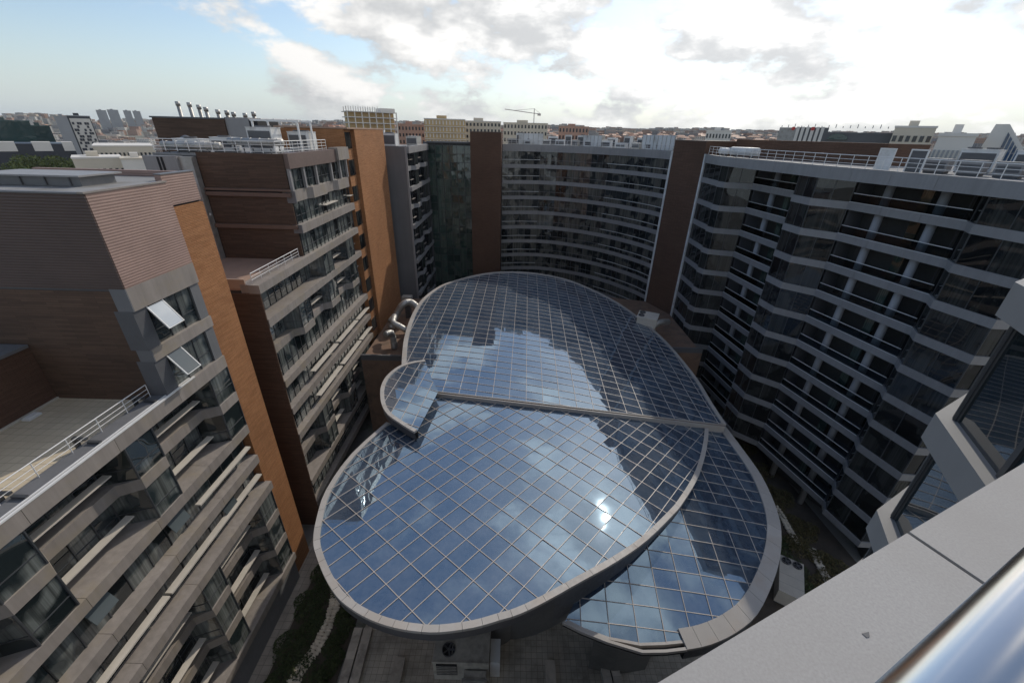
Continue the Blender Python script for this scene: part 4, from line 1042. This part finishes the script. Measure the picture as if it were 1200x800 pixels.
# penthouse at the back with stacks
t = thing('roof_penthouse', 'long brown penthouse with a grey end behind the vents', 'building', (-50, 66, zL(0)))
bx('wall', -52.3, -42.0, 66, 72, 0, 47.2, BOARD, t); bx('end_wall', -41.98, -38.6, 66.2, 72, 0, 47.5, GREY, t); bx('roof_edge', -52.5, -41.95, 65.85, 72.1, 47.204, 47.4, DKGREY, t); bx('end_strip', -38.58, -37.4, 66.3, 72, 0, 47.3, DARK, t)
for i in range(9):
    x = -55.2+i*1.45+(.4 if i % 3 else 0); h = (49.6, 49.5, 49.2, 48.9, 48.6, 48.5, 48.3, 48.2, 48.4)[i]
    t = thing('flue_stack', 'tall pale metal flue stack rising behind the brown penthouse', 'chimney', (x, 76, 44), 'row of flue stacks behind the penthouse')
    MB().tube([(x, 76, 0), (x, 76, h)], .27, 12).build('pipe', GALV, t, True); MB().tube([(x, 76, h-.5), (x, 76, h+.1)], .33, 12).build('cap', GALV, t, True)
# roof of the taupe block: metal roof boxes and pipe frame
t = thing('roof_unit', 'long low grey metal roof box on the brown ribbed tower', 'roof unit', (-33, 27, 43.05))
MB().box(-32.5, -26.4, 26.2, 28.6, 42.96, 43.5).build('casing', MIDGREY, t); MB().box(-32.8, -26.1, 25.9, 28.9, 43.503, 43.6).build('lid', GREY, t)
for x in (-31.5, -30, -28.5, -27): MB().box(x-.04, x+.04, 26.12, 26.19, 43.0, 43.48).build('seam', DKGREY, t)
t = thing('roof_unit', 'wide grey louvred screen behind the taupe block roof', 'screen', (-55, 42, 38))
MB().box(-66, -46.5, 41, 44, 0, 41.7).build('panel_wall', GREY, t)
for k in range(5): MB().box(-62+k*4-.03, -62+k*4+.03, 40.94, 40.99, 36, 41.6).build('seam', DKGREY, t)
MB().box(-46.4, -38, 38.5, 41, 0, 41.0).build('low_wall', GREY, t)
railing('pipe_frame', 'dark pipe frame in front of the grey stair shaft', [(-45.5, 38.6), (-38.2, 38.6)], 41.0, 1.0, 1.7, DKGREY, rails=(1.0, .6, .1), r=.07)
t = thing('security_camera', 'small white security camera on the brown side wall', 'camera', (-36, 46.9, 37.4))
MB().box(-34.6, -33.9, 46.5, 46.75, 37.5, 37.75).build('body', RAILW, t); MB().tube([(-34.3, 46.7, 37.4), (-34.3, 47.0, 37.2)], .06, 8).build('bracket', RAILW, t)
# corner block and curved block roofs
unit_box('white roof unit above the narrow grey corner block', -24.6, 88, 43.46, 2.6, 2.2, 2.3, WHITEM, None, 0, 1); unit_box('second white roof unit behind the corner block parapet', -28.2, 92, 43.46, 3.0, 2.4, 2.8, WHITEM, None, .2, 1)
unit_box('long silver unit on the glass stair tower side of the roof', -21.8, 96, 43.46, 2.2, 4.4, 1.8, GALV, None, 0, 0)
rnd = random.Random(3)
for i in range(22):
    f = (i % 11+.3+.2*(i//11))/11.3; j = f*(len(CP)-1); a = V2(CP[int(j)]).lerp(V2(CP[min(int(j)+1, len(CP)-1)]), j-int(j)); n = Vector((-.42, -.9)); p = a-n*(2.6+3.4*(i//11)+rnd.uniform(-.4, .8))
    lab = ('low white condenser in the front row on the curved block roof', 'white condenser in the rear row on the curved block roof')[i//11]
    unit_box(lab, p.x, p.y, zL(0)-.04, rnd.uniform(1.4, 2.6), rnd.uniform(1.2, 1.8), rnd.uniform(1.1, 1.7)+.9*(i//11), WHITEM if i % 4 else GALV, 'white condensers on the curved block roof', -f*1.0+rnd.uniform(-.2, .2), i % 2)
def screen(label, a, b, z, h, cols_):
    t = thing('roof_screen', label, 'screen', (a[0], a[1], z), 'white panelled screens on the curved block roof'); a, b = V2(a), V2(b)
    for k in range(cols_): along('panel', a.lerp(b, (k+.03)/cols_), a.lerp(b, (k+.97)/cols_), z+.25, z+h, .08, 0, WHITEM, t)
    for k in range(cols_+1): p = a.lerp(b, k/cols_); piece('post', (p.x, p.y, z+h/2), (.09, .16, h+.1), math.atan2((b-a).y, (b-a).x), GALV, t)
cin = offset(CP, 1.6); zc_ = zL(0)
screen('white panelled roof screen nearest the brick tower corner of the curved block', cin[0].lerp(cin[1], .9), cin[2].lerp(cin[3], .1), zc_, 2.6, 5)
screen('white panelled roof screen midway along the curved block', cin[4].lerp(cin[5], .3), cin[5].lerp(cin[6], .3), zc_, 2.5, 5)
screen('large white panelled roof screen at the sharp end of the curved block', cin[8].lerp(cin[9], -.7), cin[9].lerp(cin[10], .6), zc_, 2.9, 8)
railing('roof_railing', 'thin white railing along the curved block roof', [tuple(p) for p in offset(CP, .45)], zL(0)+.25, 1.0, 2.2, RAILW, rails=(1.0, .5), r=.03)
# right block roof
def tank(label, a, b, r, z):
    t = thing('roof_tank', label, 'tank', (a[0], a[1], z)); a3, b3 = Vector((*a, z+r+.3)), Vector((*b, z+r+.3)); d = (b3-a3)
    MB().tube([a3-d.normalized()*r*.45, a3-d.normalized()*r*.25, a3, b3, b3+d.normalized()*r*.25, b3+d.normalized()*r*.45], [r*.35, r*.8, r, r, r*.8, r*.35], 16).build('shell', WHITEM, t, True)
    for f in (.2, .8): p = a3.lerp(b3, f); MB().box(p.x-.15, p.x+.15, p.y-r*.7, p.y+r*.7, z, z+.5).build('saddle', DKGREY, t)
    return t
tank('white lying tank behind the roof railing beside the brick tower', (36.2, 76.5), (38.4, 72.3), .62, zL(0)-.1); tank('smaller white lying tank at the brick tower edge', (35.2, 78.6), (36.0, 77.4), .5, zL(0)-.1)
rr = offset(RP, 4.0)
t = thing('roof_door_frame', 'white framed roof hatch with open door beside the railing', 'door', (42, 47.5, zL(0)))
for (x, y) in ((40.3, 49.5), (41.4, 46.8)):
    M = Matrix.Translation((x, y, zL(0)-.1)) @ Matrix.Rotation(rad(-70), 4, 'Z')
    MB().box(-.8, -.68, -.06, .06, 0, 2.1, M).build('jamb', RAILW, t); MB().box(.68, .8, -.06, .06, 0, 2.1, M).build('jamb', RAILW, t); MB().box(-.8, .8, -.07, .07, 2.104, 2.24, M).build('head', RAILW, t); MB().box(-.66, .66, -.02, .02, .05, 2.1, M).build('leaf', WHITEM if x < 41 else DKGREY, t)
for i in range(7):
    p = V2((44.5, 47.5)).lerp(V2((52.5, 33.5)), i/6)
    unit_box('grey roof condenser in the row behind the zigzag block railing', p.x, p.y, zL(0)-.1, 1.9, 1.5, 1.35, GREY, 'grey condensers in a row on the zigzag block roof', rad(-62), 0)
for i in range(4):
    p = V2((50.5, 49.5)).lerp(V2((57.5, 39)), i/3)
    unit_box('large white chiller behind the grey condensers on the zigzag block roof', p.x, p.y, zL(0)-.1, 3.0, 2.0, 2.3, WHITEM, 'white chillers on the zigzag block roof', rad(-58), 2)

# ================================================================== city
def hill(x, y):
    d = math.hypot(x, y); a = math.degrees(math.atan2(x, y))
    s = lambda v, p, q: (lambda t: t*t*(3-2*t))(max(0, min(1, (v-p)/(q-p))))
    c = s(a, -34, -20)*(1-s(a, 50, 62))
    return s(d, 350, 1300)*44*c + s(d, 1200, 3600)*(58+10*math.sin(a*.35)+6*math.sin(a*1.1+1))*(1-.3*c)
mb = MB(); NA, ND = 60, 26; vs = []
for i in range(NA+1):
    a = rad(-75+150*i/NA)
    for j in range(ND+1):
        d = 340*(6200/340)**(j/ND); x, y = d*math.sin(a), d*math.cos(a); vs.append((x, y, hill(x, y)-.3 if j else -.3))
mb.add(vs, [(i*(ND+1)+j, (i+1)*(ND+1)+j, (i+1)*(ND+1)+j+1, i*(ND+1)+j+1)[::-1] for i in range(NA) for j in range(ND)])
HILLM = surf('hill_ground', (.20, .19, .15), .95, .35, .008, dirt=(.06, .08, .04))
tag(mb.build('hills', HILLM, None, True), kind='structure')

def city_mass():
    m, N, L, b = M_('distant_facades'); g = node(N, 'ShaderNodeNewGeometry'); r = g.outputs['Random Per Island']
    cr = node(N, 'ShaderNodeValToRGB'); L.new(r, cr.inputs[0]); cr.color_ramp.interpolation = 'CONSTANT'
    cols_ = [(.48, .40, .32), (.36, .22, .16), (.55, .50, .44), (.42, .27, .20), (.33, .31, .29), (.52, .40, .33), (.24, .23, .23), (.60, .57, .52)]
    el = cr.color_ramp.elements
    while len(el) < len(cols_): el.new(.5)
    for i, c in enumerate(cols_): el[i].position = i/len(cols_); el[i].color = (*c, 1)
    sp = node(N, 'ShaderNodeSeparateXYZ'); L.new(g.outputs['Position'], sp.inputs[0])
    fz_ = mth(N, L, 'FRACT', mth(N, L, 'DIVIDE', sp.outputs['Z'], 3.1)); fx = mth(N, L, 'FRACT', mth(N, L, 'DIVIDE', mth(N, L, 'ADD', sp.outputs['X'], mth(N, L, 'MULTIPLY', sp.outputs['Y'], .3)), 3.4))
    w = mth(N, L, 'MULTIPLY', mth(N, L, 'GREATER_THAN', fz_, .5), mth(N, L, 'GREATER_THAN', fx, .52))
    nz = node(N, 'ShaderNodeSeparateXYZ'); L.new(g.outputs['Normal'], nz.inputs[0]); w = mth(N, L, 'MULTIPLY', w, mth(N, L, 'LESS_THAN', nz.outputs['Z'], .5))
    L.new(mixc(N, L, mth(N, L, 'MULTIPLY', w, .7), cr.outputs[0], (.05, .055, .06)), b.inputs['Base Color']); b.inputs['Roughness'].default_value = .8
    rnd = random.Random(9); mb = MB()
    for _ in range(4200):
        a = rad(rnd.uniform(-60, 58)); d = 520*(4300/520)**(rnd.random()**.8); x, y = d*math.sin(a), d*math.cos(a); z = hill(x, y)-2
        if -52 < math.degrees(a) < -34 and d < 900: continue
        sx, sy = rnd.uniform(9, 22)*(1+d/4000), rnd.uniform(9, 18); h = rnd.choice((8, 9, 11, 12, 14, 16))*(1+.2*rnd.random())
        if math.degrees(a) > -30 and d < 1100: h *= .75
        M = Matrix.Translation((x, y, z)) @ Matrix.Rotation(rnd.uniform(-.5, .5), 4, 'Z')
        mb.box(-sx/2, sx/2, -sy/2, sy/2, 0, h+2, M)
    tag(mb.build('distant_city', m), 'hazy mass of distant low city houses reaching the horizon', 'city', kind='stuff')
    # pitched red roofs mixed in
    mb = MB(); rm = leafy('red_roof_tiles', (.34, .14, .08), (.42, .22, .13))
    for _ in range(700):
        a = rad(rnd.uniform(-26, 36)); d = rnd.uniform(560, 1500); x, y = d*math.sin(a), d*math.cos(a); z = hill(x, y)+rnd.uniform(7, 11); sx, sy = rnd.uniform(6, 11), rnd.uniform(5, 8)
        M = Matrix.Translation((x, y, z)) @ Matrix.Rotation(rnd.uniform(-.6, .6), 4, 'Z')
        mb.add([M @ Vector(p) for p in ((-sx, -sy, 0), (sx, -sy, 0), (sx, sy, 0), (-sx, sy, 0), (-sx*.6, 0, 3), (sx*.6, 0, 3))], [(0, 1, 5, 4), (2, 3, 4, 5), (1, 2, 5), (3, 0, 4), (3, 2, 1, 0)])
    tag(mb.build('distant_roofs', rm), 'red tiled house roofs scattered over the distant slope', 'roofs', kind='stuff')
city_mass()

def frame_at(x0, x1, ytop, D):
    (a0, t0), (a1, t1) = azt(x0, ytop), azt(x1, ytop); am = (a0+a1)/2
    p0 = V2((math.sin(a0), math.cos(a0)))*(D/math.cos(a0-am)); p1 = V2((math.sin(a1), math.cos(a1)))*(D/math.cos(a1-am))
    return p0, p1, CZ+(t0+t1)/2*D
def city_building(name, label, x0, x1, ytop, D, depth, wall, win=None, nf=0, nc=0, wf=.6, hf=.55, base=0, roof=None, extra=True, slabs=False):
    p0, p1, zt = frame_at(x0, x1, ytop, D); c = (p0+p1)/2; w = (p1-p0).length; rz = math.atan2((p1-p0).y, (p1-p0).x)
    M = Matrix.Translation((c.x, c.y, 0)) @ Matrix.Rotation(rz, 4, 'Z'); t = thing(name, label, 'building', (c.x, c.y, base))
    MB().box(-w/2, w/2, 0, depth, base, zt, M).build('wall', wall, t)
    MB().box(-w/2-.3, w/2+.3, -.3, depth+.3, zt+.01, zt+.9, M).build('roof_edge', roof or wall, t)
    if extra:
        MB().box(-w*.2, w*.05, depth*.3, depth*.6, zt+.92, zt+3.5, M).build('roof_hut', wall, t)
    hs = (zt-base)/max(1, nf)
    vis0 = 0
    for k in range(nf):
        for i in range(nc):
            cx = -w/2+w*(i+.5)/nc; cz = base+hs*(k+.55)
            v = M @ Vector((cx, -.12, cz)); piece('window', v, (w/nc*wf, .3, hs*hf), rz, win, t)
        if slabs:
            v = M @ Vector((0, -.7, base+hs*k)); piece('floor_slab', v, (w+.8, 1.6, .45), rz, roof or wall, t)
    return t, M, w, zt
cream = surf('cream_render', (.62, .55, .44), .85, .1, .05); pale = surf('pale_render', (.70, .66, .60), .85, .1, .05); ochre = surf('ochre_infill', (.52, .37, .19), .85, .15, .1)
darkw = glass('far_window', (.02, .024, .03), ior=1.5, wob=0); tealw = glass('teal_curtain_wall', (.03, .07, .068), ior=1.6, wob=.05); navy = surf('navy_cladding', (.022, .027, .04), .4, .2, .05)
greyc = surf('grey_render', (.30, .31, .32), .8, .1, .05); brickr = surf('rose_render', (.45, .27, .20), .85, .15, .1)
# unfinished frame building
p0, p1, zt = frame_at(405, 465, 131, 330.0); c = (p0+p1)/2; w = (p1-p0).length; rz = math.atan2((p1-p0).y, (p1-p0).x); M = Matrix.Translation((c.x, c.y, 0)) @ Matrix.Rotation(rz+.25, 4, 'Z')
t = thing('unfinished_building', 'unfinished concrete frame building with ochre infill and bare roof posts', 'building', (c.x, c.y, 20))
for k in range(9):
    z = zt-3.3*k; MB().box(-w/2, w/2, -2, 16, z-.5, z, M).build('floor_slab', pale, t)
    if k: MB().box(-w/2+1.5, w/2-1.5, 1, 15, z+.004, z+2.7, M).build('infill', ochre, t)
    for i in range(8): MB().box(-w/2+i*(w-.6)/7, -w/2+i*(w-.6)/7+.6, -1.8, -1.2, z-3.3, z-.5, M).build('column', pale, t)
for i in range(14):
    for yy in (0, 8): MB().box(-w/2+i*(w*.62)/13, -w/2+i*(w*.62)/13+.3, yy, yy+.3, zt+.004, zt+2.6+.5*(i % 2), M).build('roof_post', surf('timber_prop%d%d' % (i, yy), (.25, .2, .14), .9) if i == 0 else pale, t)
MB().box(w*.2, w/2, 2, 14, zt+.004, zt+2.4, M).build('stair_head', pale, t)
city_building('apartment_house', 'ochre and cream apartment house with balcony rows beyond the corner block', 497, 545, 140.5, 420, 20, ochre, pale, 9, 12, .3, .6, 8, pale, slabs=True)
city_building('apartment_house', 'grey apartment house with even dark windows beyond the narrow brick tower', 541, 587, 143, 450, 20, cream, darkw, 9, 11, .5, .5, 8, pale)
city_building('apartment_house', 'low rose apartment house between the unfinished frame and the ochre house', 466, 497, 147, 460, 18, brickr, darkw, 6, 8, .45, .5, 15)
city_building('apartment_house', 'cream apartment house below the tower crane', 590, 642, 145, 520, 18, cream, darkw, 6, 13, .45, .5, 15)
city_building('apartment_house', 'rose apartment row beyond the curved block roof screens', 655, 690, 149, 560, 18, brickr, darkw, 5, 9, .45, .5, 15)
city_building('apartment_house', 'pale low hall beyond the sharp end of the curved block', 828, 858, 154, 500, 18, pale, darkw, 4, 8, .45, .4, 15)
# left side
city_building('office_building', 'teal glass office building on the left skyline', -30, 34, 142, 620, 40, tealw, navy, 0, 0)
city_building('office_building', 'small dark glass office building between the teal one and the white tower', 33, 58, 148, 720, 30, tealw, navy, 0, 0)
t, M, w, zt = city_building('patterned_tower', 'white tower with a dark frame and a black patterned facade', 78, 105, 136.5, 760, 24, navy, darkw, 0, 0, base=0, roof=greyc)
MB().box(-w/2+1.4, w/2-.8, -1.0, -.1, 6, zt-2.2, M).build('white_panel', pale, t)
rnd = random.Random(2)
for k in range(11):
    for i in range(7):
        if (i+2*k) % 3 and rnd.random() < .9:
            v = M @ Vector((-w/2+3.6+i*(w-6)/6.6+(.8 if k % 2 else -.4), -1.1, 9+k*(zt-13)/11)); piece('window', v, (2.0, .25, 2.7), math.atan2(M[1][0], M[0][0]), navy, t)
city_building('office_tower', 'plain grey office tower behind the patterned white tower', 63, 82, 137, 900, 24, greyc, darkw, 0, 0)
for i, (x0, x1, yt) in enumerate(((112, 124, 129.5), (125, 138, 129), (144, 153, 130), (155, 164, 130.5))):
    city_building('high_rise', ('grey high-rise nearest the patterned tower', 'broad grey high-rise beside the first one', 'slim grey high-rise in the middle of the row', 'slim grey high-rise at the end of the row')[i]+' on the hazy hill', x0, x1, yt, 2300, 30, greyc, darkw, 0, 0, base=20)
t, M, w, zt = city_building('mall_building', 'long navy building with white roof blocks behind the roadside trees', -60, 86, 170, 520, 40, navy, pale, 0, 0, extra=False)
for f0, f1 in ((.32, .50), (.64, .80), (.90, 1.0)): MB().box(-w/2+w*f0, -w/2+w*f1, -.6, 10, zt-4.5, zt+2.2, M).build('white_block', pale, t)
for k in range(2):
    for i in range(2): v = M @ Vector((-w/2+w*(.80+.03*i), -.3, zt-14-k*4)); piece('window', v, (2.5, .5, 2.2), math.atan2(M[1][0], M[0][0]), pale, t)
t, M, w, zt = city_building('warehouse', 'long cream warehouse with a pale flat roof beyond the grey stair shaft', 108, 180, 172, 480, 60, cream, darkw, 2, 14, .5, .3, 0, pale, extra=False)
city_building('warehouse', 'low cream shed with dark doors in front of the warehouse', 84, 143, 186, 360, 26, cream, darkw, 1, 8, .5, .5, 0, pale)
t, M, w, zt = city_building('shop_row', 'white and red shop row in front of the cream warehouse', 141, 182, 187, 350, 20, pale, surf('red_sign', (.42, .06, .05), .5), 1, 5, .55, .35, 0, cream)
# right side
t, M, w, zt = city_building('shopping_centre', 'dark shopping centre with white fins and a rounded glass front on the horizon', 912, 1048, 157, 330, 40, DKGREY, darkw, 0, 0, base=20, extra=False)
for i in range(6): MB().box(-w/2+w*.16+i*w*.045, -w/2+w*.16+i*w*.045+1.6, -.8, -.05, zt-6, zt+3.5, M).build('white_fin', pale, t)
MB().box(-w/2, -w/2+w*.16, -.6, 20, zt-6, zt+3.0, M).build('sign_wall', CONC, t)
MB().box(-w/2+w*.17, -w/2+w*.45, .2, 20, zt+.92, zt+3.2, M).build('upper_storey', DKGREY, t)
for i, f in enumerate((.13, .31)): MB().tube([M @ Vector((-w/2+w*f, -.9, zt+2.5)), M @ Vector((-w/2+w*f, -.5, zt+2.5))], 1.0, 12).build('red_sign', surf('red_disc%d' % i, (.5, .04, .03), .5), t)
gl = MB(); n = 14
for k in range(n):
    a0_, a1_ = math.pi*k/n, math.pi*(k+1)/n; cx = -w/2+w*.55; r = w*.09
    gl.add([M @ Vector((cx-r*math.cos(a), yy, zt-3+.62*r*math.sin(a))) for a, yy in ((a0_, -1.5), (a1_, -1.5), (a1_, 12), (a0_, 12))], [(0, 1, 2, 3)]); gl.add([M @ Vector(v) for v in ((cx, -1.5, zt-3), (cx-r*math.cos(a0_), -1.5, zt-3+.62*r*math.sin(a0_)), (cx-r*math.cos(a1_), -1.5, zt-3+.62*r*math.sin(a1_)))], [(0, 1, 2)])
gl.build('glass_front', tealw, t)
for i in range(16): MB().box(-w/2+i*w/16+.2, -w/2+i*w/16+.6, 6, 6.4, zt+3.2, zt+4.2+(i*7 % 3)*.5, M).build('roof_post', greyc, t)
city_building('shopping_wing', 'cream stepped wing at the end of the dark shopping centre', 1049, 1098, 150, 310, 30, cream, darkw, 3, 6, .6, .25, 20, pale)
# tilted glass-faced building at the right
p0, p1, zt = frame_at(1143, 1230, 152, 210.0); c = (p0+p1)/2; w = (p1-p0).length; rz = math.atan2((p1-p0).y, (p1-p0).x); M = Matrix.Translation((c.x, c.y, 0)) @ Matrix.Rotation(rz, 4, 'Z')
t = thing('sloped_roof_building', 'white edged building with a blue glass gable and sloping roof', 'building', (c.x, c.y, 20))
top = [(-w/2, 20), (-w/2+4, zt+1.5), (-w/2+7, zt+1.5), (w/2, zt-9), (w/2, 20)]
mb = MB(); n = len(top); vs = [M @ Vector((a, 0, b)) for a, b in top]+[M @ Vector((a, 22, b)) for a, b in top]
mb.add(vs, [tuple(range(n)), tuple(range(n, 2*n))[::-1]]+[(i, i+n, (i+1) % n+n, (i+1) % n) for i in range(n)]).build('shell', pale, t)
blue = glass('blue_gable_glass', (.03, .07, .14), ior=1.6, wob=.05)
for i in range(7):
    xa, xb = -w/2+7.5+i*(w-9)/7, -w/2+7.5+(i+1)*(w-9)/7-.3; f = lambda x: zt+1.5-(x-(-w/2+7))/(w-7)*10.5-1.6
    mb = MB(); mb.add([M @ Vector(v) for v in ((xa, -.15, 22), (xb, -.15, 22), (xb, -.15, f(xb)), (xa, -.15, f(xa)))], [(0, 1, 2, 3)]).build('glass_bay', blue, t)
city_building('roof_hall', 'low white hall roof behind the zigzag block chillers', 1100, 1145, 160, 200, 20, pale, greyc, 2, 8, .5, .35, 20)

# tower crane
(a, tn) = azt(626, 133); D = 700; b0 = V2((math.sin(a), math.cos(a)))*D; zt = CZ+tn*D
t = thing('tower_crane', 'slim tower crane with a long jib above the distant roofs', 'crane', (b0.x, b0.y, 40))
YEL = surf('crane_paint', (.55, .52, .48), .6)
MB().tube([(b0.x, b0.y, 30), (b0.x, b0.y, zt+6)], .6, 4).build('mast', YEL, t)
MB().tube([(b0.x-44, b0.y, zt+4.5), (b0.x, b0.y, zt), (b0.x+10, b0.y, zt-.5)], .5, 4).build('jib', YEL, t); MB().box(b0.x+5, b0.x+10, b0.y-1, b0.y+1, zt-3, zt).build('counterweight', YEL, t)
MB().tube([(b0.x-30, b0.y, zt+3.2), (b0.x, b0.y, zt+6), (b0.x+9, b0.y, zt)], .22, 4).build('tie', YEL, t)

# trees by the navy building
BARK = surf('bark', (.09, .065, .045), .9, .2, 2)
TL = leafy('street_tree_leaf', (.07, .10, .025), (.13, .15, .04))  # brighter yellow-green leaves of the street trees
def tree(label, x, y, h, seed, leaf=TL, base=0):
    r = random.Random(seed); t = thing('broadleaf_tree', label, 'tree', (x, y, base), 'trees along the road')
    tr_ = MB().tube([(x, y, base), (x+.2, y, base+h*.3), (x, y+.2, base+h*.6)], [h*.035, h*.025, h*.012], 8)
    for k in range(5):
        a = r.uniform(0, 6.28); tr_.tube([(x+.1, y, base+h*(.3+.06*k)), (x+h*.22*math.cos(a), y+h*.22*math.sin(a), base+h*(.55+.07*k))], [h*.014, h*.005], 6)
    tr_.build('trunk', BARK, t)
    mb = MB(); cl = [(x+r.gauss(0, h*.17), y+r.gauss(0, h*.17), base+h*r.uniform(.42, .88), h*r.uniform(.12, .2)) for _ in range(16)]
    for _ in range(1500):
        cx, cy, cz, cr = r.choice(cl); d = Vector((r.gauss(0, 1), r.gauss(0, 1), r.gauss(0, 1))).normalized()*cr*r.uniform(.6, 1.05); p = Vector((cx, cy, cz))+d; s = h*r.uniform(.018, .035)
        t1 = Vector((r.gauss(0, 1), r.gauss(0, 1), r.gauss(0, 1))).normalized(); t2 = t1.orthogonal().normalized()
        mb.add([p-t1*s, p+t2*s*.6, p+t1*s, p-t2*s*.6], [(0, 1, 2, 3)])
    mb.build('crown', leaf, t)
for i in range(8):
    xx = 14+i*9.5; a, tn = azt(xx, 196); D = 420+((i*37) % 40); tree('leafy street tree in the row before the navy building', D*math.sin(a), D*math.cos(a), 22+((i*5) % 4), i)
for i in range(7):
    xx = 118+i*9; a, tn = azt(xx, 166); D = 620+((i*31) % 60); tree('dark leafy tree in the group behind the cream warehouse', D*math.sin(a), D*math.cos(a), 14+((i*3) % 4), 20+i, leafy('dark_tree_leaf%d' % i, (.03, .05, .018), (.06, .08, .03)))

# ================================================================== haze
hm = bpy.data.materials.new('haze_air'); hm.use_nodes = True; hn = hm.node_tree.nodes; hn.clear()
pv = hn.new('ShaderNodeVolumePrincipled'); pv.inputs['Density'].default_value = .00005; pv.inputs['Color'].default_value = (.86, .93, 1.0, 1); pv.inputs['Anisotropy'].default_value = .0
ho = hn.new('ShaderNodeOutputMaterial'); hm.node_tree.links.new(pv.outputs[0], ho.inputs['Volume'])
tag(MB().box(-6700, 6700, -350, 6700, -1.1, 150).build('haze', hm), 'thin bluish haze over the city', 'haze', kind='stuff')
